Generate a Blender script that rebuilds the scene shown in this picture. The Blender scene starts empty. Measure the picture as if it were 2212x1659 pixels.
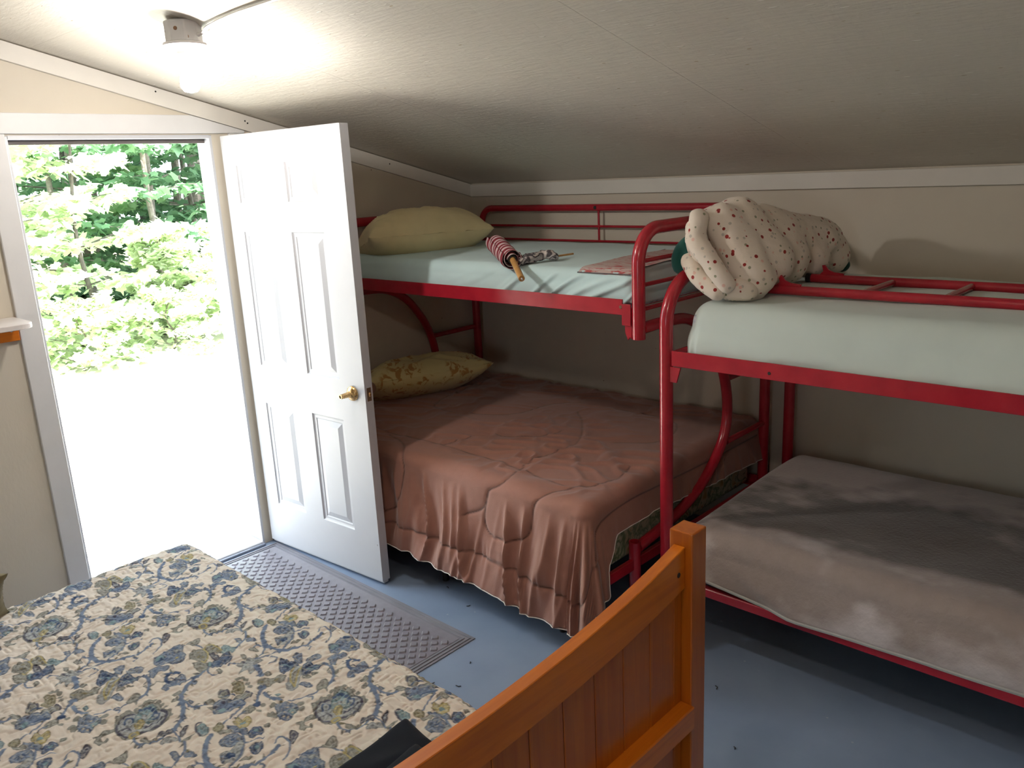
import bpy, bmesh, math, random
import numpy as np
from mathutils import Matrix, Vector, Quaternion

random.seed(7)
SC = bpy.context.scene
COL = SC.collection

# ------------------------------------------------------------------ camera
FPX, YAW, PIT, ROL = 1783.27, 0.762667, 0.252107, 0.0496137
CAM = Vector((3.6976, -3.5862, 1.8092))
fw = Vector((-math.sin(YAW)*math.cos(PIT), math.cos(YAW)*math.cos(PIT), -math.sin(PIT)))
rt = fw.cross(Vector((0, 0, 1))).normalized(); dn = fw.cross(rt)
r2 = math.cos(ROL)*rt + math.sin(ROL)*dn; d2 = -math.sin(ROL)*rt + math.cos(ROL)*dn
cd = bpy.data.cameras.new('camera'); cam = bpy.data.objects.new('camera', cd); COL.objects.link(cam)
m = Matrix.Identity(4)
for i in range(3):
    m[i][0] = r2[i]; m[i][1] = -d2[i]; m[i][2] = -fw[i]; m[i][3] = CAM[i]
cam.matrix_world = m
cd.sensor_fit = 'HORIZONTAL'; cd.sensor_width = 36.0; cd.lens = FPX/2212*36.0
cd.clip_start = 0.05; cd.clip_end = 200
SC.camera = cam

# ------------------------------------------------------------------ light
SC.view_settings.view_transform = 'Standard'; SC.view_settings.look = 'None'
SC.view_settings.gamma = 1.0; SC.view_settings.use_curve_mapping = False
SC.view_settings.exposure = 0.0
SC.cycles.use_denoising = True
SC.cycles.max_bounces = 8; SC.cycles.diffuse_bounces = 5; SC.cycles.transparent_max_bounces = 16
SC.cycles.sample_clamp_indirect = 6.0
SC.cycles.caustics_reflective = False; SC.cycles.caustics_refractive = False
w = bpy.data.worlds.new('sky'); SC.world = w; w.use_nodes = True
w.node_tree.nodes['Background'].inputs[0].default_value = (0.80, 0.91, 1.0, 1)
w.node_tree.nodes['Background'].inputs[1].default_value = 7.5
sd = bpy.data.lights.new('sun', 'SUN'); sun = bpy.data.objects.new('sun', sd); COL.objects.link(sun)
sd.energy = 50.0; sd.angle = math.radians(1.0); sd.color = (1.0, 0.95, 0.86)
sun.rotation_euler = Vector((-0.12, 0.40, -0.95)).to_track_quat('-Z', 'Y').to_euler()
def portal(name, loc, direction, sx, sy):
    d = bpy.data.lights.new(name, 'AREA'); o = bpy.data.objects.new(name, d); COL.objects.link(o)
    d.shape = 'RECTANGLE'; d.size = sx; d.size_y = sy; d.cycles.is_portal = True
    o.location = loc; o.rotation_euler = Vector(direction).to_track_quat('-Z', 'Z').to_euler()
portal('portal_door', (-0.13, -2.055, 1.01), (1, 0, 0), 0.86, 2.0)
portal('portal_window_b', (3.6, -5.63, 1.50), (0, 1, 0), .8, .8)

# ------------------------------------------------------------------ helpers
OFF = {}
def tag(o, label=None, cat=None, group=None, kind=None):
    if label: o['label'] = label
    if cat: o['category'] = cat
    if group: o['group'] = group
    if kind: o['kind'] = kind
    return o
def empty(name, loc, label=None, cat=None, group=None, kind=None):
    o = bpy.data.objects.new(name, None); COL.objects.link(o); o.location = loc
    o.empty_display_size = 0.1
    OFF[o] = Vector(loc); return tag(o, label, cat, group, kind)
def link(name, me, mats, parent=None, smooth=True):
    o = bpy.data.objects.new(name, me); COL.objects.link(o)
    for x in (mats if isinstance(mats, (list, tuple)) else [mats]): me.materials.append(x)
    if smooth:
        me.polygons.foreach_set('use_smooth', [True]*len(me.polygons))
    if parent is not None:
        off = OFF[parent]; me.transform(Matrix.Translation(-off)); o.parent = parent; OFF[o] = off
    else: OFF[o] = Vector((0, 0, 0))
    return o
class MB:
    def __init__(s): s.v = []; s.f = []
    def add(s, vs, fs):
        n = len(s.v); s.v += [tuple(x) for x in vs]; s.f += [tuple(i+n for i in f) for f in fs]; return s
    def bm(s, b):
        b.verts.index_update(); s.add([v.co[:] for v in b.verts], [[v.index for v in f.verts] for f in b.faces]); b.free(); return s
    def box(s, x0, x1, y0, y1, z0, z1, bev=0.002, M=None, seg=1):
        b = bmesh.new(); bmesh.ops.create_cube(b, size=1)
        for v in b.verts:
            v.co = Vector(((x0+x1)/2+v.co.x*(x1-x0), (y0+y1)/2+v.co.y*(y1-y0), (z0+z1)/2+v.co.z*(z1-z0)))
        if bev: bmesh.ops.bevel(b, geom=b.edges[:], offset=bev, segments=seg, affect='EDGES', profile=0.5)
        if M is not None: b.transform(M)
        return s.bm(b)
    def prism(s, pts, axis, a0, a1, bev=0, M=None):
        b = bmesh.new()
        def mk(p, a):
            return {'x': (a, p[0], p[1]), 'y': (p[0], a, p[1]), 'z': (p[0], p[1], a)}[axis]
        v0 = [b.verts.new(mk(p, a0)) for p in pts]; v1 = [b.verts.new(mk(p, a1)) for p in pts]
        b.faces.new(v0); b.faces.new(v1[::-1]); n = len(pts)
        for i in range(n): b.faces.new((v0[i], v1[i], v1[(i+1) % n], v0[(i+1) % n]))
        bmesh.ops.recalc_face_normals(b, faces=b.faces[:])
        if bev: bmesh.ops.bevel(b, geom=b.edges[:], offset=bev, segments=1, affect='EDGES')
        if M is not None: b.transform(M)
        return s.bm(b)
    def tube(s, path, r, n=14, cap=True, rs=None, flat=1.0):
        P = [Vector(p) for p in path]; T = []
        for i in range(len(P)):
            a = P[max(i-1, 0)]; b = P[min(i+1, len(P)-1)]; T.append((b-a).normalized())
        up = Vector((0, 0, 1)) if abs(T[0].z) < .9 else Vector((1, 0, 0))
        N = (up-T[0]*up.dot(T[0])).normalized(); vs = []; fs = []
        for i, p in enumerate(P):
            if i: N = (N-T[i]*N.dot(T[i])).normalized()
            B = T[i].cross(N); rr = rs[i] if rs else r
            for k in range(n):
                a = 2*math.pi*k/n; vs.append(p+N*math.cos(a)*rr*flat+B*math.sin(a)*rr)
        for i in range(len(P)-1):
            for k in range(n):
                fs.append((i*n+k, i*n+(k+1) % n, (i+1)*n+(k+1) % n, (i+1)*n+k))
        if cap: fs.append(tuple(range(n))[::-1]); fs.append(tuple((len(P)-1)*n+k for k in range(n)))
        return s.add(vs, fs)
    def lathe(s, prof, origin, axis, n=28):
        ax = Vector(axis).normalized(); up = Vector((0, 0, 1)) if abs(ax.z) < .9 else Vector((1, 0, 0))
        A = ax.cross(up).normalized(); B = ax.cross(A); o = Vector(origin); vs = []; fs = []
        for (r, h) in prof:
            for k in range(n):
                a = 2*math.pi*k/n; vs.append(o+ax*h+A*math.cos(a)*r+B*math.sin(a)*r)
        for i in range(len(prof)-1):
            for k in range(n): fs.append((i*n+k, i*n+(k+1) % n, (i+1)*n+(k+1) % n, (i+1)*n+k))
        return s.add(vs, fs)
    def build(s, name, mat, parent=None, smooth=False, angle=None):
        me = bpy.data.meshes.new(name); me.from_pydata(s.v, [], s.f); me.update()
        o = link(name, me, mat, parent, smooth)
        if smooth:
            me.set_sharp_from_angle(angle=math.radians(angle or 40))
        return o
def fillet(pts, r, n=8):
    P = [Vector(p) for p in pts]; out = [P[0]]
    for i in range(1, len(P)-1):
        a, b, c = P[i-1], P[i], P[i+1]; rr = r[i-1] if isinstance(r, (list, tuple)) else r
        u = (a-b).normalized(); v = (c-b).normalized(); ang = u.angle(v)
        t = rr/math.tan(ang/2); p0 = b+u*t; p1 = b+v*t
        cc = b+(u+v).normalized()*(rr/math.sin(ang/2))
        e0 = p0-cc; e1 = p1-cc; th = e0.angle(e1)
        for k in range(n+1):
            w_ = k/n; out.append(cc+(e0*math.sin((1-w_)*th)+e1*math.sin(w_*th))/math.sin(th))
    out.append(P[-1]); return out
def catmull(pts, n=6):
    P = [Vector(p) for p in pts]; P = [P[0]*2-P[1]]+P+[P[-1]*2-P[-2]]; out = []
    for i in range(1, len(P)-2):
        for k in range(n):
            t = k/n; a, b, c, d = P[i-1], P[i], P[i+1], P[i+2]
            out.append(.5*((2*b)+(c-a)*t+(2*a-5*b+4*c-d)*t*t+(3*b-a-3*c+d)*t**3))
    out.append(P[-2]); return out
# value noise (numpy)
def _h(ix, iy, s):
    n = (ix.astype(np.int64)*374761393+iy.astype(np.int64)*668265263+s*1442695041) & 0xffffffff
    n = ((n ^ (n >> 13))*1274126177) & 0xffffffff
    return ((n ^ (n >> 16)) & 0xffff)/65535.0
def noise(x, y, s=0):
    x = np.asarray(x, float); y = np.asarray(y, float); x, y = np.broadcast_arrays(x, y)
    ix = np.floor(x); iy = np.floor(y); fx = x-ix; fy = y-iy
    fx = fx*fx*(3-2*fx); fy = fy*fy*(3-2*fy); ix = ix.astype(np.int64); iy = iy.astype(np.int64)
    a = _h(ix, iy, s); b = _h(ix+1, iy, s); c = _h(ix, iy+1, s); d = _h(ix+1, iy+1, s)
    return (a*(1-fx)+b*fx)*(1-fy)+(c*(1-fx)+d*fx)*fy
def fbm(x, y, s=0, o=3):
    t = 0; a = .5; k = 1
    for i in range(o): t = t+a*noise(x*k, y*k, s+i*17); a *= .5; k *= 2.03
    return t/(1-.5**o)
def ridge(v): return 1-np.abs(2*v-1)
def seg_dist(X, Y, pts):
    d = np.full(X.shape, 9.0)
    for (x0, y0), (x1, y1) in zip(pts[:-1], pts[1:]):
        dx, dy = x1-x0, y1-y0; t = np.clip(((X-x0)*dx+(Y-y0)*dy)/(dx*dx+dy*dy+1e-12), 0, 1)
        d = np.minimum(d, np.hypot(X-x0-t*dx, Y-y0-t*dy))
    return d
def grid_mesh(name, X, Y, Z, mat, parent=None, col=None, thick=0, closed=False):
    h, w_ = X.shape; co = np.stack([X, Y, Z], -1).reshape(-1, 3)
    i = np.arange(h*w_).reshape(h, w_); q = np.stack([i[:-1, :-1], i[:-1, 1:], i[1:, 1:], i[1:, :-1]], -1).reshape(-1, 4)
    me = bpy.data.meshes.new(name); me.vertices.add(len(co)); me.vertices.foreach_set('co', co.ravel())
    me.loops.add(q.size); me.loops.foreach_set('vertex_index', q.ravel().astype(np.int32))
    me.polygons.add(len(q)); me.polygons.foreach_set('loop_start', np.arange(len(q), dtype=np.int32)*4)
    me.update(calc_edges=True); me.validate()
    if col is not None:
        ca = me.color_attributes.new('Col', 'FLOAT_COLOR', 'POINT')
        c4 = np.ones((h*w_, 4), np.float32); c4[:, :3] = col.reshape(-1, 3); ca.data.foreach_set('color', c4.ravel())
    o = link(name, me, mat, parent)
    if thick:
        md = o.modifiers.new('thickness', 'SOLIDIFY'); md.thickness = thick; md.offset = -1
    return o
def drape(name, rect, ztop, over, r, step, mat, parent=None, top=None, side=None, colf=None, thick=0.004, kcorner=.25, flare=.12, rnd_c=False):
    """cloth laid over a box: flat domain wraps over the rounded edges and hangs"""
    x0, x1, y0, y1 = rect; a, b, c, d = over     # left right front back; scalars or functions
    nx = int((x1-x0+1.0)/step); ny = int((y1-y0+1.0)/step)
    def axis(l, lo, hi, h, n):
        tot = l+(hi-lo)+h; k = max(int(tot/step), 8); t = np.linspace(-l, hi-lo+h, k); return t
    fa, fb, fc, fd = [(f if callable(f) else (lambda q, f=f: np.full_like(q, f))) for f in (a, b, c, d)]
    am, bmx, cm, dm = [float(np.max(f(np.linspace(lo, hi, 50)))) for f, lo, hi in ((fa, y0, y1), (fb, y0, y1), (fc, x0, x1), (fd, x0, x1))]
    tx = axis(am, x0, x1, bmx, nx)+x0; ty = axis(cm, y0, y1, dm, ny)+y0
    GX, GY = np.meshgrid(tx, ty)
    cy = np.clip(GY, y0, y1); cx = np.clip(GX, x0, x1)
    FX = np.where(GX < x0, x0-(x0-GX)*(fa(cy)/max(am, 1e-6)), np.where(GX > x1, x1+(GX-x1)*(fb(cy)/max(bmx, 1e-6)), GX))
    FY = np.where(GY < y0, y0-(y0-GY)*(fc(cx)/max(cm, 1e-6)), np.where(GY > y1, y1+(GY-y1)*(fd(cx)/max(dm, 1e-6)), GY))
    QX = np.clip(FX, x0+r, x1-r); QY = np.clip(FY, y0+r, y1-r)
    DX = FX-QX; DY = FY-QY; D = np.hypot(DX, DY); NX = DX/(D+1e-9); NY = DY/(D+1e-9)
    if rnd_c: D = D*np.maximum(np.abs(NX), np.abs(NY))**float(rnd_c)
    th = np.minimum(D/r, math.pi/2); L = np.maximum(D-r*math.pi/2, 0)
    phi = np.arctan2(NX, -NY)                                 # 0 front, pi/2 right
    S = np.where(np.abs(NY) > np.abs(NX), QX, QY) + phi*kcorner
    S = QX-x0 + np.where(NX > 0, (QY-y0), 0) + phi*kcorner
    out = r*np.sin(th)+L*flare; Z = ztop-r*(1-np.cos(th))-L*math.sqrt(max(0, 1-flare**2))
    if side is not None:
        o_, z_ = side(S, L, phi, FX, FY); out = out+o_; Z = Z+z_
    X = QX+NX*out; Y = QY+NY*out
    if top is not None: Z = Z+top(FX, FY)*np.cos(th)
    col = colf(FX, FY, L, D) if colf is not None else None
    return grid_mesh(name, X, Y, Z, mat, parent, col, thick)
# ------------------------------------------------------------------ materials
class NT:
    def __init__(s, name):
        s.m = bpy.data.materials.new(name); s.m.use_nodes = True; s.t = s.m.node_tree
        s.b = s.t.nodes['Principled BSDF']; s.out = s.t.nodes['Material Output']
    def n(s, typ, **kw):
        nd = s.t.nodes.new(typ)
        for k, v in kw.items():
            if k.startswith('i_'): nd.inputs[int(k[2:]) if k[2:].isdigit() else k[2:].replace('_', ' ')].default_value = v
            else: setattr(nd, k, v)
        return nd
    def l(s, a, b): s.t.links.new(a, b)
    def coord(s, scale=(1, 1, 1), rot=(0, 0, 0), kind='Object'):
        tc = s.n('ShaderNodeTexCoord'); mp = s.n('ShaderNodeMapping'); s.l(tc.outputs[kind], mp.inputs[0])
        mp.inputs['Scale'].default_value = scale; mp.inputs['Rotation'].default_value = rot; return mp.outputs[0]
    def noise(s, vec, scale=5, detail=3, rough=.55, dist=0):
        nd = s.n('ShaderNodeTexNoise'); s.l(vec, nd.inputs['Vector'])
        nd.inputs['Scale'].default_value = scale; nd.inputs['Detail'].default_value = detail
        nd.inputs['Roughness'].default_value = rough; nd.inputs['Distortion'].default_value = dist; return nd.outputs[0]
    def ramp(s, fac, stops):
        nd = s.n('ShaderNodeValToRGB'); s.l(fac, nd.inputs[0]); e = nd.color_ramp.elements
        while len(e) < len(stops): e.new(.5)
        for i, (p, c) in enumerate(stops):
            e[i].position = p; e[i].color = (*c, 1) if len(c) == 3 else c
        return nd.outputs[0]
    def mix(s, fac, a, b, mode='MIX'):
        nd = s.n('ShaderNodeMix', data_type='RGBA', blend_type=mode)
        for v, i in ((fac, 0), (a, 6), (b, 7)):
            if hasattr(v, 'is_output'): s.l(v, nd.inputs[i])
            else: nd.inputs[i].default_value = v if i == 0 else (*v, 1)
        return nd.outputs[2]
    def bump(s, h, strength=.3, dist=.01, prev=None):
        nd = s.n('ShaderNodeBump'); s.l(h, nd.inputs['Height']); nd.inputs['Strength'].default_value = strength
        nd.inputs['Distance'].default_value = dist
        if prev is not None: s.l(prev, nd.inputs['Normal'])
        s.l(nd.outputs[0], s.b.inputs['Normal']); return nd.outputs[0]
    def set(s, **kw):
        for k, v in kw.items():
            inp = s.b.inputs[k.replace('_', ' ')]
            if hasattr(v, 'is_output'): s.l(v, inp)
            else: inp.default_value = (*v, 1) if isinstance(v, tuple) and len(v) == 3 else v
        return s
def paint(name, col, rough=.5, var=.06, scale=8, bump=.1, bscale=60, spec=.5):
    t = NT(name); c = t.coord(); n = t.noise(c, scale, 4)
    a = tuple(max(0, x*(1-var)) for x in col); b = tuple(min(1, x*(1+var)) for x in col)
    t.set(Base_Color=t.ramp(n, [(.3, a), (.7, b)]), Roughness=rough); t.b.inputs['Specular IOR Level'].default_value = spec
    if bump: t.bump(t.noise(c, bscale, 3), bump, .002)
    return t.m
def fabric(name, col, var=.08, scale=6, wscale=900, bump=.25, sheen=.2, col2=None):
    t = NT(name); c = t.coord(); n = t.noise(c, scale, 4)
    a = tuple(x*(1-var) for x in col); b = col2 or tuple(min(1, x*(1+var)) for x in col)
    t.set(Base_Color=t.ramp(n, [(.3, a), (.7, b)]), Roughness=.85, Sheen_Weight=sheen)
    t.b.inputs['Specular IOR Level'].default_value = .15
    t.bump(t.noise(c, wscale, 1), bump, .0006); return t.m
def vcol_fabric(name, bscale=120, bump=.5, rough=.85, sheen=.15, bdist=.002):
    t = NT(name); a = t.n('ShaderNodeVertexColor'); a.layer_name = 'Col'; c = t.coord()
    n = t.noise(c, 30, 3); col = t.mix(.12, a.outputs[0], t.ramp(n, [(.3, (.35, .35, .35)), (.7, (1, 1, 1))]), 'MULTIPLY')
    t.set(Base_Color=col, Roughness=rough, Sheen_Weight=sheen); t.b.inputs['Specular IOR Level'].default_value = .15
    t.bump(t.noise(c, bscale, 2), bump, bdist); return t.m

def wallmat(name, col, seed=0):
    t = NT(name); c = t.coord(); n1 = t.noise(c, 2.5, 4); n2 = t.noise(t.coord((30, 30, 14), (0, .3, seed)), 3, 4)
    base = t.ramp(n1, [(.3, tuple(x*.93 for x in col)), (.7, col)])
    v = t.n('ShaderNodeTexVoronoi', feature='F1'); t.l(c, v.inputs[0]); v.inputs['Scale'].default_value = 7
    sp = t.ramp(v.outputs['Distance'], [(.012, (.25, .2, .15)), (.03, (1, 1, 1))])
    t.set(Base_Color=t.mix(1.0, base, sp, 'MULTIPLY'), Roughness=.55); t.b.inputs['Specular IOR Level'].default_value = .35
    t.bump(n2, .25, .003); return t.m
M_WALL = wallmat('cream_wall_paint', (.65, .595, .495))
M_TRIM = paint('cream_trim_paint', (.71, .68, .62), .45, .03)
M_WHITE = paint('white_door_paint', (.565, .575, .605), .38, .015, bump=.05)
M_WHITE2 = paint('white_casing_paint', (.68, .68, .68), .45, .03)
def ceilmat():
    t = NT('painted_strand_board')
    h = None
    c1 = t.coord((9, 60, 9), (0, 0, .25)); c2 = t.coord((14, 70, 10), (0, 0, -.35)); c3 = t.coord((40, 9, 9), (0, 0, .9))
    n1 = t.noise(c1, 1, 3, .6, .6); n2 = t.noise(c2, 1, 3, .6, .5); n3 = t.noise(c3, 1, 3, .6, .5)
    mx = t.n('ShaderNodeMath', operation='MAXIMUM'); t.l(n1, mx.inputs[0]); t.l(n2, mx.inputs[1])
    ad = t.n('ShaderNodeMath', operation='ADD'); t.l(mx.outputs[0], ad.inputs[0]); t.l(n3, ad.inputs[1])
    c = t.coord(); big = t.noise(c, 1.6, 3)
    base = t.ramp(big, [(.3, (.62, .575, .50)), (.7, (.68, .635, .55))])
    # small flakes: long thin chips of lighter paint and few brown ones
    v = t.n('ShaderNodeTexVoronoi', feature='F1'); t.l(t.coord((3, 16, 3), (0, 0, .22)), v.inputs[0]); v.inputs['Scale'].default_value = 2.2
    ch = t.ramp(v.outputs['Distance'], [(.07, (1, 1, 1)), (.10, (0, 0, 0))])
    v2 = t.n('ShaderNodeTexVoronoi', feature='F1'); t.l(t.coord((6, 22, 6), (0, 0, .5)), v2.inputs[0]); v2.inputs['Scale'].default_value = 1.3
    ch2 = t.ramp(v2.outputs['Distance'], [(.045, (1, 1, 1)), (.07, (0, 0, 0))])
    col = t.mix(ch, base, (.85, .82, .75)); col = t.mix(ch2, col, (.38, .28, .15))
    t.set(Base_Color=col, Roughness=.42); t.b.inputs['Specular IOR Level'].default_value = .4
    b1 = t.bump(ad.outputs[0], .40, .005); t.bump(ch, .5, .003, b1); return t.m
M_CEIL = ceilmat()
def floormat():
    t = NT('blue_grey_floor_paint'); c = t.coord(); n = t.noise(c, 3, 5, .6)
    base = t.ramp(n, [(.3, (.205, .275, .40)), (.7, (.255, .33, .46))])
    sc = t.noise(t.coord((3, 60, 3), (0, 0, .5)), 2, 4, .7); s1 = t.ramp(sc, [(.70, (0, 0, 0)), (.76, (.35, .35, .35))])
    v = t.n('ShaderNodeTexVoronoi', feature='F1'); t.l(c, v.inputs[0]); v.inputs['Scale'].default_value = 9
    dt = t.ramp(v.outputs['Distance'], [(.02, (.5, .5, .5)), (.05, (0, 0, 0))])
    col = t.mix(s1, base, (.42, .46, .52)); col = t.mix(dt, col, (.5, .52, .55))
    t.set(Base_Color=col, Roughness=t.ramp(n, [(.3, (.32, .32, .32)), (.7, (.5, .5, .5))])); t.bump(t.noise(c, 40, 3), .12, .002); return t.m
M_FLOOR = floormat()
def redmat():
    t = NT('red_enamel'); c = t.coord(); n = t.noise(c, 14, 4)
    base = t.ramp(n, [(.3, (.34, .010, .024)), (.7, (.42, .016, .030))])
    n2 = t.noise(c, 7, 5, .7); rust = t.ramp(n2, [(.74, (0, 0, 0)), (.80, (.5, .5, .5))])
    t.set(Base_Color=t.mix(rust, base, (.38, .16, .07)), Roughness=.24, Coat_Weight=.25, Coat_Roughness=.12); return t.m
M_RED = redmat()
def brass():
    t = NT('worn_brass'); t.set(Base_Color=(.72, .48, .22), Metallic=1.0, Roughness=t.ramp(t.noise(t.coord(), 60, 3), [(.3, (.14, .14, .14)), (.7, (.4, .4, .4))])); return t.m
M_BRASS = brass()
M_DARKBRASS = paint('dark_brass', (.16, .09, .05), .35, .2); M_DARK = paint('dark_hole', (.015, .013, .012), .6, .1)
M_STEEL = paint('galvanised_steel', (.55, .55, .56), .35, .15)
def wood(name, a, b, rot=(0, 0, 0), stretch=(40, 2.5, 40), rough=.3):
    t = NT(name); c = t.coord(stretch, rot); n = t.noise(c, 1, 5, .6, .8); big = t.noise(t.coord(), 5, 2)
    col = t.mix(.35, t.ramp(n, [(.25, a), (.75, b)]), t.ramp(big, [(.3, (.7, .7, .7)), (.7, (1, 1, 1))]), 'MULTIPLY')
    t.set(Base_Color=col, Roughness=rough, Coat_Weight=.3, Coat_Roughness=.2); t.bump(n, .08, .002); return t.m
M_WOODY = wood('honey_pine_along', (.46, .105, .004), (.68, .20, .010))
M_WOODZ = wood('honey_pine_upright', (.36, .078, .004), (.52, .145, .008), (0, 0, 0), (40, 40, 2.5))
M_AQUA = fabric('pale_aqua_cotton', (.56, .73, .74), .04, 5)
M_AQUA2 = fabric('pale_grey_aqua_cotton', (.60, .68, .64), .04, 4)
M_YEL = fabric('pale_yellow_cotton', (.70, .60, .35), .06, 7)
def ticking(name, base, cols, sc=14):
    t = NT(name); c = t.coord(); n = t.noise(c, sc, 3, .5, 1.0)
    t.set(Base_Color=t.ramp(n, [(.38, base), (.47, cols[0]), (.55, base), (.64, cols[1]), (.74, cols[2])]), Roughness=.8)
    t.bump(t.noise(c, 500, 1), .2, .001); return t.m
M_TICK = ticking('floral_ticking', (.55, .54, .40), [(.14, .22, .12), (.42, .30, .10), (.12, .2, .24)])
M_TICKB = ticking('blue_white_ticking', (.5, .55, .6), [(.6, .62, .66), (.06, .09, .16), (.10, .14, .22)], 9)

# ------------------------------------------------------------------ room shell
SL = 0.262
def zc(y): return 1.747 - SL*y if y > -3.9 else 1.747+SL*3.9 - SL*(-3.9-y)
XR, YF = 5.4, -5.6
DY0, DY1, DZ = -2.487, -1.631, 2.035          # door opening
# floor: painted sheets of plywood
fl = MB().box(-0.12, XR, YF, 0.12, -0.05, 0.0, 0)
struct = tag(fl.build('floor', M_FLOOR), kind='structure')
# ceiling: separate sheets with open joints
ce = empty('ceiling', (2.7, -2.0, 2.3), kind='structure')
cosl = 1/math.sqrt(1+SL*SL)
def sheet(x0, x1, y0, y1):
    e = .0003
    pts = [(y0+e, zc(y0+e)), (y1-e, zc(y1-e)), (y1-e, zc(y1-e)+.012), (y0+e, zc(y0+e)+.012)]
    return MB().prism(pts, 'x', x0+e, x1-e).build('panel', M_CEIL, ce)
xs = [-.12, 1.02, 2.24, 3.46, 4.68, XR]
for i in range(len(xs)-1):
    for (a, b) in ((0.0, -2.34), (-2.34, -3.9)): sheet(xs[i], xs[i+1], b, a)
    sheet(xs[i], xs[i+1], YF, -3.9)
rf = MB().prism([(.35, zc(.35)+.02), (.35, zc(.35)+.16), (-3.9, zc(-3.9)+.16), (YF-.35, zc(YF-.35)+.16), (YF-.35, zc(YF-.35)+.02), (-3.9, zc(-3.9)+.02)], 'x', -.45, XR+.4)
tag(rf.build('roof', paint('roof_deck', (.2, .18, .16), .8)), kind='structure')
# wall_left with the door opening
wl = MB()
wl.prism([(0.12, -.05), (0.12, zc(.12)+.015), (DY1, zc(DY1)+.015), (DY1, -.05)], 'x', -.12, 0)
wl.prism([(DY1, DZ), (DY1, zc(DY1)+.015), (DY0, zc(DY0)+.015), (DY0, DZ)], 'x', -.12, 0)
wl.prism([(DY0, -.05), (DY0, zc(DY0)+.015), (-3.9, zc(-3.9)+.015), (YF, zc(YF)+.015), (YF, -.05)], 'x', -.12, 0)
tag(wl.build('wall_left', M_WALL), kind='structure')
tag(MB().box(0, XR, 0, .12, -.05, 1.747+.012, 0).build('wall_back', M_WALL), kind='structure')
tag(MB().prism([(0, -.05), (0, zc(0)+.01), (-3.9, zc(-3.9)+.01), (YF, zc(YF)+.01), (YF, -.05)], 'x', XR, XR+.12).build('wall_right', M_WALL), kind='structure')
# wall_front with two windows
WIN = [(3.2, 4.0, 1.10, 1.90)]
wf = MB(); top = zc(YF)+.015
wf.box(0, WIN[0][0], YF-.12, YF, -.05, top, 0); wf.box(WIN[0][1], XR, YF-.12, YF, -.05, top, 0)
for (a, b, c, d) in WIN:
    wf.box(a, b, YF-.12, YF, -.05, c, 0); wf.box(a, b, YF-.12, YF, d, top, 0)
tag(wf.build('wall_front', M_WALL), kind='structure')
tg = NT('window_glass'); tr = tg.n('ShaderNodeBsdfTransparent'); gl = tg.n('ShaderNodeBsdfGlossy'); mxs = tg.n('ShaderNodeMixShader')
gl.inputs['Roughness'].default_value = .02; mxs.inputs[0].default_value = .06; tg.l(tr.outputs[0], mxs.inputs[1]); tg.l(gl.outputs[0], mxs.inputs[2]); tg.l(mxs.outputs[0], tg.out.inputs[0])
for i, (a, b, c, d) in enumerate(WIN):
    wo = empty('window_%d' % (i+1), ((a+b)/2, YF, c), kind='structure')
    fr = MB()
    for (p, q, r_, s_) in ((a-.07, a, c-.07, d+.07), (b, b+.07, c-.07, d+.07), (a, b, c-.07, c), (a, b, d, d+.07)): fr.box(p, q, YF, YF+.02, r_, s_)
    fr.build('casing', M_WHITE2, wo)
    sh = MB(); mid = (c+d)/2
    for (p, q, r_, s_) in ((a+.002, a+.045, c+.002, d-.002), (b-.045, b-.002, c+.002, d-.002), (a+.045, b-.045, c+.002, c+.045), (a+.045, b-.045, d-.045, d-.002), (a+.045, b-.045, mid-.02, mid+.02)): sh.box(p, q, YF-.09, YF-.04, r_, s_)
    sh.build('sash', M_WHITE2, wo)
    for (r_, s_) in ((c+.045, mid-.02), (mid+.02, d-.045)): MB().box(a+.045, b-.045, YF-.068, YF-.063, r_, s_, 0).build('pane', tg.m, wo)
# trims
t1 = MB(); pts = []
y_hi = -3.88
t1.prism([(-.002, zc(0)-.004), (y_hi, zc(y_hi)-.004), (y_hi, zc(y_hi)-.076), (-.002, zc(0)-.076)], 'x', .0005, .020, .0015)
t1o = tag(t1.build('trim_1', M_TRIM), kind='structure')
OFF[t1o] = Vector((0, 0, 0))
def nail(y, dz, parent, x=.0205): MB().lathe([(.0, .0012), (.0035, .0012), (.004, 0)], (x, y, zc(y)-dz), (1, 0, 0), 10).build('nail_head', M_DARK, parent)
for y, dz in ((-1.87, .022), (-1.462, .033), (-1.45, .040), (-2.62, .03), (-.62, .03)): nail(y, dz, t1o)
t2o = tag(MB().box(.021, XR-.001, -.020, -.0005, 1.672, 1.741, .0015).build('trim_2', M_TRIM), kind='structure')

# ------------------------------------------------------------------ door
door = empty('door_1', (0, -2.06, 0), kind='structure')
cas = MB().box(.0005, .019, DY0-.083, DY0-.001, 0.001, 2.041, .0025); cas.build('side_casing', M_WHITE2, door)
MB().box(.0005, .019, -1.550, -1.470, 0.001, 2.041, .0025).build('side_casing', M_WHITE2, door)
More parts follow.
